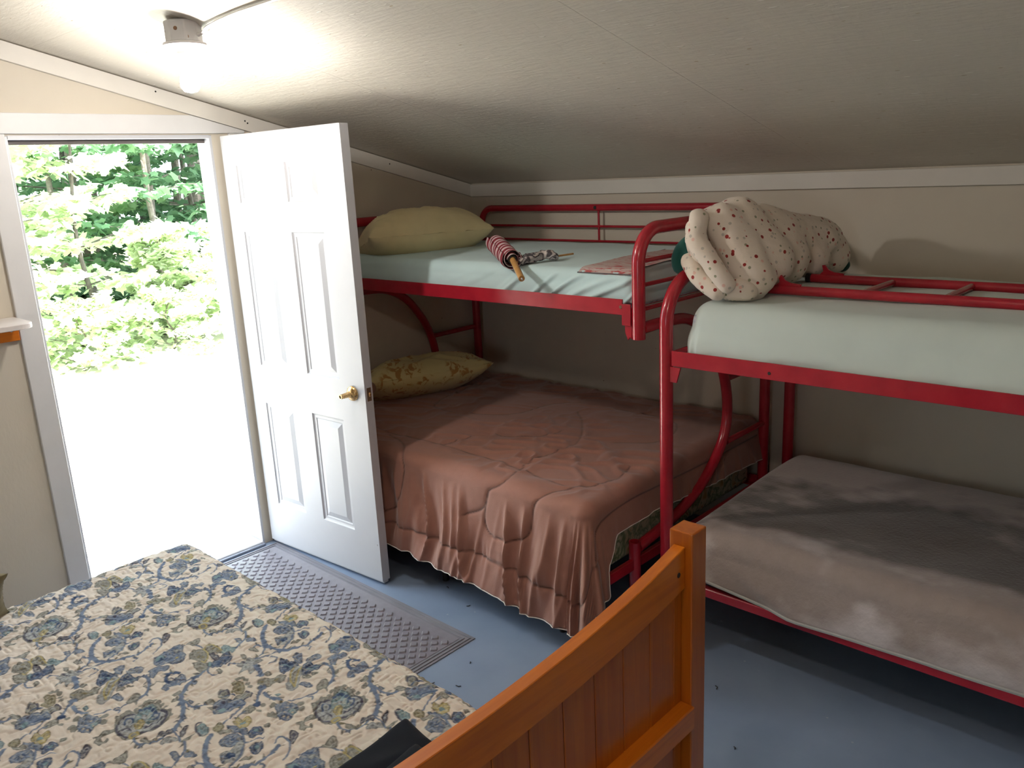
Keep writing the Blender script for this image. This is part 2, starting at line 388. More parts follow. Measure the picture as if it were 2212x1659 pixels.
# header casing, its top corner cut along the sloping trim
h0, h1 = 2.042, 2.120
yb = -(h1+.078-1.747)/SL; yb2 = -(h0+.078-1.747)/SL
MB().prism([(DY0-.16, h0), (DY0-.16, h1), (yb-.004, h1), (-1.470, zc(-1.470)-.0785), (-1.470, h0)], 'x', .0005, .019, .002).build('header_casing', M_WHITE2, door)
jm = MB(); jm.box(-.119, 0.0, DY0-.001, DY0+.012, 0.0, DZ-.001, .001); jm.build('jamb', M_WHITE, door)
MB().box(-.119, 0.0, DY1-.012, DY1+.001, 0.0, DZ-.001, .001).build('jamb', M_WHITE, door)
MB().box(-.119, 0.004, DY0+.012, DY1-.012, DZ-.014, DZ+.001, .001).build('head_jamb', M_WHITE, door)
MB().box(-.060, -.045, DY0+.0125, DY1-.0125, 2.003, DZ-.0145, .001).build('weatherstrip', paint('brown_rubber', (.10, .085, .08), .7), door)
MB().box(-.118, -.060, DY0+.0125, DY1-.0125, 2.008, DZ-.0145, .001).build('door_stop', M_WHITE, door)
th = MB(); th.box(-.125, .012, DY0+.0125, DY1-.0125, .0005, .018, .004); th.build('threshold', paint('aluminium_threshold', (.62, .63, .66), .35), door)
MB().box(.0122, .030, DY0+.0125, DY1-.0125, .0005, .011, .002).build('threshold_lip', paint('grey_rubber_lip', (.19, .21, .27), .5), door)
# leaf in its own frame: u along the width, w through the thickness (0 = room face), z up
ang = math.atan2(.063, .866)
LM = Matrix.Translation((0.0, -1.603, 0)) @ Matrix.Rotation(ang, 4, 'Z')
U0, U1, TH = .024, .868, .044
rows = [(.238, .770), (.957, 1.597), (1.725, 1.895)]; colsu = [(.121, .345), (.480, .705)]
lf = MB(); Z0, Z1 = .022, 2.028
us = [U0, colsu[0][0], colsu[0][1], colsu[1][0], colsu[1][1], U1]; zs = [Z0]+[z for r_ in rows for z in r_]+[Z1]
for i in range(5):
    for j in range(7):
        if i in (1, 3) and j in (1, 3, 5): continue
        lf.box(us[i], us[i+1], 0, TH, zs[j], zs[j+1], 0, LM)
leaf = lf.build('door_leaf', M_WHITE, door)
for (u0, u1) in colsu:
    for (z0, z1) in rows:
        p = MB()
        for (w0, sgn) in ((0.0, 1), (TH, -1)):
            prof = [(0, 0), (.004, .0055), (.010, .007), (.020, .007), (.024, .010), (.050, .0025)]
            rings = []
            for (ins, dep) in prof:
                wv = w0+sgn*dep
                rings.append([(u0+ins, wv, z0+ins), (u1-ins, wv, z0+ins), (u1-ins, wv, z1-ins), (u0+ins, wv, z1-ins)])
            vs = [LM @ Vector(q) for r_ in rings for q in r_]; fs = []
            for k in range(len(rings)-1):
                for c in range(4):
                    f = (k*4+c, k*4+(c+1) % 4, (k+1)*4+(c+1) % 4, (k+1)*4+c)
                    fs.append(f if sgn > 0 else f[::-1])
            k = (len(rings)-1)*4; fs.append((k, k+1, k+2, k+3) if sgn > 0 else (k+3, k+2, k+1, k)); p.add(vs, fs)
        p.build('raised_panel', M_WHITE, leaf)
MB().box(U0+.002, U1-.002, .008, .036, .010, .0215, .001, LM).build('door_sweep', paint('sweep', (.5, .5, .52), .6), leaf)
ku, kz = .790, .905
def LP(u, w_, z): return LM @ Vector((u, w_, z))
ax = (LM.to_3x3() @ Vector((0, -1, 0))).normalized()
MB().lathe([(.0, .0005), (.033, .0005), (.034, .004), (.031, .011), (.022, .016), (.015, .020), (.012, .024), (.012, .028)], LP(ku, 0, kz), ax).build('knob_rose', M_BRASS, leaf, True)
MB().lathe([(.0135, .022), (.0125, .03), (.0105, .068), (.0112, .070), (.0100, .072), (.0075, .072), (.0072, .055), (.0, .055)], LP(ku, 0, kz), ax, 24).build('knob_stem', M_BRASS, leaf, True)
MB().lathe([(.0, .053), (.003, .053), (.003, .070), (0, .070)], LP(ku, 0, kz), ax, 12).build('spindle', M_DARKBRASS, leaf, True)
ax2 = -ax
MB().lathe([(.0, .0005), (.033, .0005), (.034, .004), (.028, .012), (.012, .018), (.011, .035), (.022, .042), (.027, .055), (.024, .068), (.0, .072)], LP(ku, TH, kz), ax2).build('back_knob', M_DARKBRASS, leaf, True)
lp = MB().box(U1+.0003, U1+.0025, .010, .034, kz-.030, kz+.030, .001, LM); lp.build('latch_plate', M_DARKBRASS, leaf)
MB().box(U1+.0026, U1+.010, .016, .028, kz-.010, kz+.010, .003, LM).build('latch_bolt', M_BRASS, leaf)
MB().lathe([(0, .002), (.003, .0018), (.004, 0)], LP(.853, 0, .2), ax, 12).build('screw_head', M_STEEL, leaf)
for hz in (.25, 1.0, 1.80):
    MB().tube([(.0285, -1.5475, hz-.045), (.0285, -1.5475, hz+.045)], .0065, 10).build('hinge', M_BRASS, door)

# ------------------------------------------------------------------ lamp on the ceiling
LX, LY = .985, -2.20; LZ = zc(LY)
lamp = empty('ceiling_lampholder', (LX, LY, LZ-.02), 'white porcelain lampholder with lit bulb on an electrical box, above the open door', 'lamp')
M_PORC = paint('white_porcelain', (.80, .78, .77), .3, .02); M_BOX = paint('painted_steel_box', (.62, .62, .63), .4, .12)
ob = []
for k in range(8):
    a = math.pi/8+k*math.pi/4; ob.append((LX+.058*math.cos(a), LY+.058*math.sin(a)))
MB().prism(ob, 'z', LZ-.062, LZ+.003, .003).build('electrical_box', M_BOX, lamp)
for (a, z) in ((-.9, LZ-.025), (-.3, LZ-.05), (-1.9, LZ-.03)):
    MB().lathe([(0, .0015), (.006, .0015), (.0065, 0)], (LX+.0537*math.cos(a), LY+.0537*math.sin(a), z), (math.cos(a), math.sin(a), 0), 12).build('knockout', M_DARKBRASS, lamp)
MB().lathe([(0, .0), (.066, 0), (.068, .003), (.066, .008), (.040, .014), (.034, .020), (.031, .030), (.029, .052), (.026, .056), (.0, .056)], (LX, LY, LZ-.063), (0, 0, -1), 40).build('lampholder', M_PORC, lamp, True)
be = NT('lit_bulb'); be.set(Base_Color=(1., .95, .88)); be.b.inputs['Emission Color'].default_value = (1, .94, .885, 1); be.b.inputs['Emission Strength'].default_value = LAMP = 530.0
MB().lathe([(.014, 0), (.015, .012), (.022, .030), (.029, .050), (.031, .065), (.029, .080), (.020, .092), (.0, .097)], (LX, LY, LZ-.119), (0, 0, -1), 28).build('bulb', be.m, lamp, True)
cab = catmull([(LX+.045, LY+.02, LZ-.045), (LX+.075, LY+.032, LZ-.035), (LX+.12, LY+.03, zc(LY+.03)-.016), (LX+.30, LY+.02, zc(LY+.02)-.0115), (LX+.62, LY+.015, zc(LY+.015)-.0115), (LX+1.5, LY-.02, zc(LY-.02)-.0115), (LX+2.6, LY-.02, zc(LY-.02)-.0115)], 8)
cbo = tag(MB().tube(cab, .0085, 12, flat=.6).build('electric_cable', M_PORC, None, True), 'white electric cable running along the ceiling from the lampholder', 'cable')
# a second lampholder of the same kind further along the slope, above the camera's side of the room
L2X, L2Y = 3.05, -3.05; L2Z = zc(L2Y)
lamp2 = empty('ceiling_lampholder', (L2X, L2Y, L2Z-.02), 'white porcelain lampholder with lit bulb on the ceiling above the pine footboard', 'lamp')
MB().prism([(L2X+.058*math.cos(math.pi/8+k*math.pi/4), L2Y+.058*math.sin(math.pi/8+k*math.pi/4)) for k in range(8)], 'z', L2Z-.062, L2Z+.003, .003).build('electrical_box', M_BOX, lamp2)
MB().lathe([(0, .0), (.066, 0), (.068, .003), (.066, .008), (.040, .014), (.034, .020), (.031, .030), (.029, .052), (.026, .056), (.0, .056)], (L2X, L2Y, L2Z-.063), (0, 0, -1), 40).build('lampholder', M_PORC, lamp2, True)
be2 = NT('lit_warm_bulb'); be2.set(Base_Color=(1., .9, .8)); be2.b.inputs['Emission Color'].default_value = (1, .80, .66, 1); be2.b.inputs['Emission Strength'].default_value = LAMP2 = 330.0
MB().lathe([(.014, 0), (.015, .012), (.022, .030), (.029, .050), (.031, .065), (.029, .080), (.020, .092), (.0, .097)], (L2X, L2Y, L2Z-.119), (0, 0, -1), 28).build('bulb', be2.m, lamp2, True)
# ------------------------------------------------------------------ shelf by the door
shf = empty('wall_shelf', (.1, -2.9, 1.26), 'white round cornered shelf on an orange pine cleat, left of the door', 'shelf')
pts = [(.001, -3.6), (.001, -2.575)]
for k in range(9):
    a = math.pi/2*k/8; pts.append((.20+.06*math.sin(a), -2.635+.06*math.cos(a)))
pts += [(.26, -3.6)]
MB().prism([(p[0], p[1]) for p in pts], 'z', 1.322, 1.342, .002).build('shelf_board', paint('grey_white_shelf_paint', (.66, .62, .60), .5, .1), shf)
MB().box(.001, .022, -3.6, -2.573, 1.248, 1.321, .002).build('cleat', M_WOODY, shf)
MB().lathe([(0, .0025), (.004, .002), (.005, 0)], (.0222, -2.60, 1.29), (1, 0, 0), 12).build('screw_head', M_STEEL, shf)

# ------------------------------------------------------------------ mat
mat_ = empty('door_mat', (.8, -2.02, 0), 'charcoal grey rubber door mat with raised diamond pattern, just inside the open door', 'mat')
mx0, mx1, my0, my1 = .045, 1.512, -2.45, -1.585
M_MAT = fabric('grey_mat_pile', (.175, .168, .21), .12, 30, 500, .6, .4)
_b = M_MAT.node_tree.nodes['Principled BSDF']; _b.inputs['Roughness'].default_value = .42; _b.inputs['Specular IOR Level'].default_value = .6; M_RUB = paint('grey_rubber', (.2, .2, .235), .6, .1)
mb = MB().box(mx0, mx1, my0, my1, .0005, .004, .001); mb.build('rubber_backing', M_RUB, mat_)
for k in range(2):
    g = MB(); o_ = .012+.018*k; w_ = .006
    for (a, b_, c, d) in ((mx0+o_, mx1-o_, my0+o_, my0+o_+w_), (mx0+o_, mx1-o_, my1-o_-w_, my1-o_), (mx0+o_, mx0+o_+w_, my0+o_+w_, my1-o_-w_), (mx1-o_-w_, mx1-o_, my0+o_+w_, my1-o_-w_)): g.box(a, b_, c, d, .0042, .007, .001)
    g.build('border_rib', M_RUB, mat_)
MB().box(mx0+.045, mx1-.045, my0+.045, my1-.045, .0042, .0055, .0008).build('pile_field', M_MAT, mat_)
bp = MB(); s_ = .058; nx_ = int((mx1-mx0-.12)/s_); ny_ = int((my1-my0-.12)/s_)
for i in range(nx_*2+1):
    for j in range(ny_*2+1):
        if (i+j) % 2: continue
        cx = mx0+.065+i*s_/2*1.0; cy = my0+.065+j*s_/2
        if cx > mx1-.06 or cy > my1-.06: continue
        a = .0195; c8 = [(cx+a*math.cos(t_*math.pi/4)*(1 if t_ % 2 == 0 else .80), cy+a*math.sin(t_*math.pi/4)*(1 if t_ % 2 == 0 else .80)) for t_ in range(8)]
        vs = [(x, y, .0055) for x, y in c8]+[(cx+(x-cx)*.72, cy+(y-cy)*.72, .0110) for x, y in c8]
        bp.add(vs, [(k, (k+1) % 8, 8+(k+1) % 8, 8+k) for k in range(8)]+[tuple(range(8, 16))])
o = bp.build('raised_diamonds', M_MAT, mat_); o['kind'] = 'stuff'
# floor litter
rnd = random.Random(3)
litter = [(1.30, -1.43), (1.44, -1.32), (1.62, -1.72), (1.68, -1.85), (1.60, -1.90), (2.02, -1.62), (1.12, -1.37), (2.62, -1.52), (2.42, -1.28)]
for k, (x, y) in enumerate(litter):
    a = rnd.uniform(0, 3); L_ = rnd.uniform(.006, .014)
    o = MB().tube([(x, y, .0022), (x+L_*math.cos(a), y+L_*math.sin(a), .0026), (x+L_*1.6*math.cos(a+.4), y+L_*1.6*math.sin(a+.4), .0022)], .0016, 6).build('dirt_crumb', M_DARK)
    tag(o, 'small dark crumb of dirt lying on the blue grey floor', 'crumb', 'dirt crumbs on the floor')

# ------------------------------------------------------------------ bunk beds
M_CAP = paint('black_plastic_cap', (.02, .02, .022), .5, .1)
YB, YFR = -.068, -1.092
def end_curve(x):
    return catmull([(x, -1.075, 1.222), (x, -.92, 1.222), (x, -.76, 1.208), (x, -.62, 1.14), (x, -.515, 1.02), (x, -.452, .90), (x, -.424, .78), (x, -.432, .68), (x, -.485, .585), (x, -.60, .49), (x, -.74, .425), (x, -.90, .385), (x, -1.115, .355)], 6)
def deck(parent, x0, x1, y0, y1, z, n=9):
    for k in range(n):
        x = x0+.12+(x1-x0-.24)*k/(n-1)
        MB().box(x-.02, x+.02, y0, y1, z-.006, z, .001).build('deck_slat', M_RED, parent)
# left bunk: twin over full
XL, XRR = .062, 1.975
bunk = empty('bunk_bed', (1.0, -.6, 0), 'red steel bunk bed with wide lower bed, in the corner behind the open door', 'bunk bed')
for x in (XL, XRR):
    MB().tube(fillet([(x, YFR, 1.185), (x, YFR, 1.585), (x, YB, 1.585), (x, YB, .0)], [.125, .125], 10), .0245, 20).build('end_hoop', M_RED, bunk, True)
    for z in (1.47, 1.382, 1.293): MB().tube([(x, YFR+.02, z), (x, YB-.02, z)], .0085, 12).build('end_rod', M_RED, bunk, True)
    MB().tube(end_curve(x), .0225, 18).build('curved_brace', M_RED, bunk, True)
    for z in (.892, .602): MB().tube([(x, -.43, z), (x, YB-.02, z)], .014, 12).build('cross_rod', M_RED, bunk, True)
    st = MB().lathe([(.017, .388), (.0235, .388), (.0235, 0), (.0, 0)], (x, -1.135, 0), (0, 0, 1), 20); st.lathe([(.017, .388), (.017, .30), (0, .30)], (x, -1.135, 0), (0, 0, 1), 20)
    st.build('lower_leg', M_RED, bunk, True)
    MB().box(x-.010, x+.010, -1.37, YB-.02, .275, .318, .002).build('lower_end_bar', M_RED, bunk)
    MB().lathe([(0, .0015), (.019, .0015), (.0185, -.001)], (x, YFR, 1.186), (0, 0, -1), 20).build('tube_plug', M_DARK, bunk)
def rail(parent, x0, x1, y, z0, z1, name='side_rail', back=1):
    g = MB().box(x0, x1, y-.003, y+.003, z0, z1, .0012); g.box(x0, x1, y+.003 if back > 0 else y-.04, y+.04 if back > 0 else y-.003, z0, z0+.004, .0008)
    return g.build(name, M_RED, parent)
fr_ = rail(bunk, XL+.03, 1.912, YFR-.012, 1.272, 1.331); rail(bunk, XL+.03, XRR-.03, YB+.02, 1.272, 1.331, back=-1)
for x, s in ((1.938, 1), (XL+.036, -1)):
    b_ = MB().box(x-.026, x+.014, YFR-.020, YFR-.0155, 1.235, 1.315, .001); b_.prism([(x-.022, 1.26), (x-.018, 1.205), (x-.006, 1.178), (x+.004, 1.190), (x+.010, 1.183), (x+.016, 1.30), (x-.022, 1.30)], 'y', YFR-.010, YFR-.004, .0008)
    b_.build('rail_bracket', M_RED, bunk)
MB().lathe([(0, .002), (.0055, .0018), (.007, 0)], (1.905, YFR-.0152, 1.302), (0, -1, 0), 12).build('bolt_head', M_DARKBRASS, bunk)
rail(bunk, XL+.011, XRR-.011, -1.366, .275, .318, 'lower_rail'); rail(bunk, XL+.03, XRR-.03, YB+.02, .275, .318, 'lower_rail', -1)
MB().tube(fillet([(.135, YB+.022, 1.30), (.135, YB+.022, 1.603), (1.87, YB+.022, 1.603), (1.87, YB+.022, 1.30)], .085, 10), .0185, 18).build('guard_rail', M_RED, bunk, True)
MB().tube([(.15, YB+.022, 1.505), (1.86, YB+.022, 1.505)], .0068, 10).build('guard_rod', M_RED, bunk, True)
MB().tube([(.15, YB+.022, 1.428), (1.86, YB+.022, 1.428)], .0060, 10).build('guard_rod', M_RED, bunk, True)
MB().tube([(1.005, YB+.022, 1.425), (1.005, YB+.022, 1.592)], .0060, 10).build('guard_rod', M_RED, bunk, True)
MB().lathe([(0, .002), (.009, .0018), (.010, -.002)], (.995, YB+.0035, 1.603), (0, -1, 0), 14).build('hole_plug', M_DARK, bunk)
deck(bunk, XL, XRR, YFR-.008, YB+.02, 1.282); deck(bunk, XL, XRR, -1.364, YB+.018, .286)
for x in (.30, 1.05, 1.75): MB().lathe([(.015, .275), (.015, 0), (0, 0)], (x, -1.32, 0), (0, 0, 1), 12).build('centre_foot', M_DARK, bunk, True)
# right bunk: twin over twin
X2L, X2R, Y2 = 2.097, 4.03, -1.098
bunk2 = empty('bunk_bed', (3.05, -.6, 0), 'red tubular steel bunk bed on the right, twin over twin, with a tall front post', 'bunk bed')
bunk2.name = 'bunk_bed.001'
for x in (X2L, X2R):
    MB().tube(fillet([(x, Y2, 0), (x, Y2, 1.415), (x, YB, 1.415), (x, YB, .0)], [.17, .17], 12), .0245, 20).build('end_hoop', M_RED, bunk2, True)
    for z in (1.135, .27): MB().tube([(x, Y2+.02, z), (x, YB-.02, z)], .012, 12).build('cross_rod', M_RED, bunk2, True)
for (z0, z1) in ((1.106, 1.162),): 
    u_ = rail(bunk2, X2L+.030, X2R-.03, Y2-.012, z0, z1); rail(bunk2, X2L+.03, X2R-.03, YB+.02, z0, z1, back=-1)
    MB().lathe([(0, .0012), (.0055, .0012), (.0058, 0)], (2.50, Y2-.0152, 1.128), (0, -1, 0), 12).build('bolt_hole', M_DARK, bunk2)
lr = MB().box(X2L+.025, X2R-.025, Y2-.034, Y2-.030, .252, .284, .001); lr.box(X2L+.025, X2R-.025, Y2-.030, Y2-.002, .280, .284, .001)
lr.build('lower_rail', M_RED, bunk2); rail(bunk2, X2L+.03, X2R-.03, YB+.02, .246, .288, 'lower_rail', -1)
b_ = MB().prism([(X2L+.022, 1.102), (X2L+.066, 1.102), (X2L+.050, 1.045), (X2L+.022, 1.045)], 'y', Y2-.012, Y2-.006, .0008); b_.build('rail_bracket', M_RED, bunk2)
deck(bunk2, X2L, X2R, Y2-.008, YB+.02, 1.118); deck(bunk2, X2L, X2R, Y2-.004, YB+.018, .258)

# ------------------------------------------------------------------ mattresses and bedding
def mattress(x0, x1, y0, y1, z0, z1, m, label):
    o = MB().box(x0, x1, y0, y1, z0, z1, .035, seg=4).build('mattress', m, None, True, 60)
    return tag(o, label, 'mattress')
mattress(XL+.045, 1.925, YFR+.045, YB-.035, 1.285, 1.410, M_TICKB, 'blue and white patterned mattress under the aqua sheet of the left upper bunk')
mattress(XL+.045, 1.925, -1.345, YB-.03, .290, .575, M_TICK, 'floral green and cream mattress showing below the brown comforter')
mattress(X2L+.075, X2R-.08, Y2+.03, YB-.03, 1.122, 1.300, M_TICKB, 'mattress under the pale sheet of the right upper bunk')
mattress(X2L+.060, X2R-.07, Y2+.03, YB-.03, .262, .455, M_TICK, 'mattress under the grey velvet blanket of the right lower bunk')

# aqua fitted sheet, left upper bunk, with slanted tucks pulled to the lower front edge
def side_sheet(S, L, phi, X, Y):
    g = np.clip((YFR+.062-Y)/.06, 0, 1); dd = np.clip(-(Y-YFR-.04), 0, 1)
    t = (X*1.0+dd*1.7); n = noise(t*9.5+2.2*noise(X*2.5, L*0), 0*t, 5); w_ = np.clip((X-.85)/.4, .05, 1)
    o = g*w_*(.040*np.clip(ridge(n)-.55, 0, 1)-.006)+g*.004*fbm(X*9, L*20, 3)
    o += .010*np.sin(np.clip(L/.12, 0, 1)*math.pi)
    return o, 0*L
def top_sheet(X, Y): return .010*fbm(X*3, Y*3, 2)+.004*fbm(X*12, Y*12, 4)+.018*np.exp(-((Y+.6)/.5)**2)-.012
us_ = drape('fitted_sheet', (XL+.040, 1.930, YFR+.040, YB-.030), 1.424, (.08, .10, .095, .08), .045, .0065, M_AQUA, None, top_sheet, side_sheet, flare=.02, rnd_c=True)
tag(us_, 'pale aqua fitted sheet on the left upper bunk, creased along its front edge', 'sheet')
# printed label patch sewn on the sheet
lt = NT('printed_label'); c_ = lt.coord((18, 60, 18), (0, 0, .15)); n_ = lt.noise(c_, 1, 3, .6, .5)
lt.set(Base_Color=lt.ramp(n_, [(.40, (.52, .42, .39)), (.52, (.52, .42, .39)), (.60, (.45, .09, .09))]), Roughness=.8)
gx, gy = np.meshgrid(np.linspace(1.655, 1.905, 20), np.linspace(-1.045, -.42, 40))
def top_at(X, Y): return 1.424+top_sheet(X, Y)
edge = np.clip((gy+1.045)/.05, 0, 1)
o = grid_mesh('label_patch', gx, gy, top_at(gx, gy)+.0035-.020*(1-edge)**2, lt.m, us_); o['label'] = 'faded pinkish label with red lettering'
lb = MB().tube([(1.655, -1.045, top_at(1.655, -1.045)-.014), (1.655, -.42, top_at(1.655, -.42)+.004)], .002, 6); lb.tube([(1.655, -1.045, top_at(1.655, -1.045)-.014), (1.905, -1.045, top_at(1.905, -1.045)-.014)], .002, 6)
lb.build('label_stitching', paint('dark_thread', (.10, .09, .10), .9), us_)

# right upper sheet
def side2(S, L, phi, X, Y):
    g = np.clip(L/.10, 0, 1); o = g*.030*(fbm(X*4+L*6, L*9, 21)-.5)+.018*np.sin(np.clip(L/.16, 0, 1)*math.pi)
    c_ = np.exp(-((phi-math.pi/4*0-(-.5))/.5)**2); end = np.clip((2.32-X)/.2, 0, 1)
    o += end*g*.03*(ridge(noise(S*16, L*3, 9))-.4)
    return o, 0*L
def top2(X, Y): return .018*fbm(X*2.5, Y*2.5, 12)+.004*fbm(X*10, Y*10, 14)+.022*np.exp(-((Y+.58)/.45)**2)-.006
us2 = drape('fitted_sheet', (X2L+.065, X2R-.07, Y2+.020, YB-.022), 1.318, (.20, .15, .165, .10), .07, .011, M_AQUA2, None, top2, side2, flare=.02, rnd_c=True)
tag(us2, 'pale grey green sheet on the right upper bunk, under the red ladder', 'sheet')

# brown comforter with stitched curves
seams = [[(.05, -1.16), (.512, -1.222), (.90, -1.20), (1.281, -1.214), (1.548, -1.243), (1.70, -1.27), (1.80, -1.235), (1.862, -1.10), (1.83, -.95)],
         [(1.30, -1.55), (1.40, -1.50), (1.43, -1.42), (1.50, -1.34), (1.446, -1.12), (1.47, -.86), (1.30, -.60), (1.15, -.45)],
         [(1.43, -1.42), (1.41, -1.54), (1.445, -1.60), (1.52, -1.60), (1.60, -1.585), (1.66, -1.54), (1.68, -1.42), (1.74, -1.33), (1.80, -1.235)],
         [(.05, -1.70), (.5, -1.705), (1.0, -1.70), (1.5, -1.705), (1.80, -1.72), (2.02, -1.74), (2.13, -1.66), (2.14, -1.45)],
         [(2.12, -1.50), (2.02, -1.36), (1.985, -1.16), (1.99, -.9), (2.0, -.5), (2.0, -.1)],
         [(.62, -1.6), (.70, -1.66), (.86, -1.62), (.90, -1.45), (.80, -1.30), (.62, -1.24)],
         [(.95, -1.20), (1.02, -1.0), (1.25, -.90), (1.30, -.75)], [(.3, -.2), (.45, -.8), (.9, -.7), (1.0, -.35), (1.6, -.3), (1.75, -.6), (1.6, -.75)]]
def comf_dist(X, Y):
    d = np.full(X.shape, 9.0)
    for s_ in seams:
        q = [tuple(p[:2]) for p in catmull([(a, b, 0) for a, b in s_], 5)]; d = np.minimum(d, seg_dist(X, Y, q))
    return d
def comf_col(X, Y, L, D):
    d = comf_dist(X, Y); base = np.array([.315, .148, .108]); v = .92+.16*fbm(X*5, Y*5, 31)
    c = base[None, None, :]*v[..., None]; k = np.exp(-(d/.0035)**2)[..., None]
    return c*(1-.72*k)
def comf_top(X, Y):
    d = comf_dist(X, Y); w_ = noise(X*9+Y*5+2*noise(X*4, Y*4, 8), Y*14-X*6, 9)
    puff = .009*np.clip(d/.09, 0, 1)**.5
    act = np.clip(fbm(X*2.2, Y*2.2, 44)*1.7-.45, 0, 1)
    return puff+.013*fbm(X*3, Y*3, 30)+.021*act*np.clip(ridge(w_)-.55, 0, 1)*2-.02+.012*np.exp(-((Y+.7)/.4)**2)
def comf_side(S, L, phi, X, Y):
    g = np.clip(L/.30, 0, 1.3); hx = S
    n = noise(hx*15+1.8*noise(hx*3, L*4, 7), L*1.2, 15); n2 = noise(hx*24+L*5, L*2.4, 16)
    f = .050*np.sin(np.clip(L/.44, 0, 1)*2.45)*(ridge(n)**1.6-.4)*np.clip((S-.2)/.5, .3, 1)+.013*g*(ridge(n2)-.5)
    sy = np.where(Y < -1.375, -1.705-Y, 9.0)                # distance above the hem stitching
    gath = np.exp(-(sy/.05)**2)*.010*(ridge(noise(X*42, Y*6, 18))-.5)
    d = comf_dist(X, Y); f = f+gath-.005*np.exp(-(d/.008)**2)+.004*np.clip(d/.05, 0, 1)
    corner = np.exp(-((phi-.8)/.45)**2); f = f+corner*L*(.16+.10*np.sin(phi*15))
    right = np.clip((phi-1.0)/.4, 0, 1); f = f*(1-.55*right)
    return f, 0*L
cf = drape('comforter', (.075, 1.955, -1.385, -.022), .612, (.05, lambda y: np.interp(y, [-1.385, -1.34, -1.25, -1.0, -.5, 0], [.34, .24, .13, .12, .15, .165]), lambda x: np.interp(x, [0, .8, 1.3, 1.7, 1.95], [.395, .415, .44, .47, .47]), .02), .065, .0068, vcol_fabric('brown_comforter_cotton', 260, .3, .62, .3), None, comf_top, comf_side, comf_col, .006, .22, .15, .75)
tag(cf, 'brown quilted comforter hanging in folds over the lower left bunk', 'comforter')
# pale hem piping following the lower edge
me = cf.data; nv = len(me.vertices)
def hem_points():
    pass

def tube_along(X, Y, Z, r, name, mat, parent, every=3):
    pts = [(X[i], Y[i], Z[i]) for i in range(0, len(X), every)]
    return MB().tube(pts, r, 6).build(name, mat, parent, True)
def co_grid(o, nrow_first=None):
    n = len(o.data.vertices); a = np.empty(n*3); o.data.vertices.foreach_get('co', a); return a.reshape(-1, 3)
def grid_cols(o):
    # width of the grid from the first face: face 0 = (0, 1, w+1, w)
    return o.data.polygons[0].vertices[3] if o.data.polygons[0].vertices[3] > 1 else o.data.polygons[0].vertices[2]-1
M_PIPE = paint('off_white_piping', (.80, .76, .70), .8, .03)
c_ = co_grid(cf); gw = grid_cols(cf); c_ = c_.reshape(-1, gw, 3)
tube_along(c_[0, :, 0], c_[0, :, 1], c_[0, :, 2]-.002, .0020, 'hem_piping', M_PIPE, cf)
tube_along(c_[:, -1, 0], c_[:, -1, 1], c_[:, -1, 2]-.002, .0020, 'hem_piping', M_PIPE, cf)

# grey velvet blanket
def vel_col(X, Y, L, D):  # mottle plus painted pile sheen: paler back, left and front, darker middle band
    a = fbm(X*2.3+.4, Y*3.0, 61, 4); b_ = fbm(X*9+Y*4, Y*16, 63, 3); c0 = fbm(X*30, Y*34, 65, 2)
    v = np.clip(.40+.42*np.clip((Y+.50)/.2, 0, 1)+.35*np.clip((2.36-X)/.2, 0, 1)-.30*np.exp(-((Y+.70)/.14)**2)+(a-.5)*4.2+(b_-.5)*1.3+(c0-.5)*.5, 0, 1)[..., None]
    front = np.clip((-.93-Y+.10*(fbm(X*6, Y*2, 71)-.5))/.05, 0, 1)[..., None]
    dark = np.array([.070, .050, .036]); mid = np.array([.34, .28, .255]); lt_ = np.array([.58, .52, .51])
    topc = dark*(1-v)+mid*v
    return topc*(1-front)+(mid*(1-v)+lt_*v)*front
def vel_top(X, Y): return .02*fbm(X*2, Y*2, 50)+.005*fbm(X*8, Y*8, 51)+.02*np.exp(-((Y+.3)/.4)**2)-.012
def vel_side(S, L, phi, X, Y):
    g = np.clip(L/.16, 0, 1)
    o = g*.020*(fbm(X*3.5+L*5, L*6, 52)-.5)+.020*np.sin(np.clip(L/.2, 0, 1)*math.pi)
    u = (X-2.30)-(L*1.9+.02); o += .012*np.clip(u/.04, -1, 1)*g*np.exp(-(u/.25)**2)
    n = noise(X*9+L*14, L*3, 53); o += g*.006*ridge(n)
    return o, 0*L
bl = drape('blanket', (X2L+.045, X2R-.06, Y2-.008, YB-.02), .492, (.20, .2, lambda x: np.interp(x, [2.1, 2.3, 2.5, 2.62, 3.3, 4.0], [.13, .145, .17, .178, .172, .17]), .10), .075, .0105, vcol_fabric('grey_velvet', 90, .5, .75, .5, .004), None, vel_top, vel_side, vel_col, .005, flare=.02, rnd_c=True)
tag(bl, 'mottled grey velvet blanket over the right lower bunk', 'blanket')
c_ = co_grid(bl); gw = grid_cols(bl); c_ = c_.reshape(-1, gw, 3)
tube_along(c_[0, :, 0], c_[0, :, 1]-.002, c_[0, :, 2], .006, 'blanket_binding', paint('grey_binding', (.42, .42, .40), .8), bl)

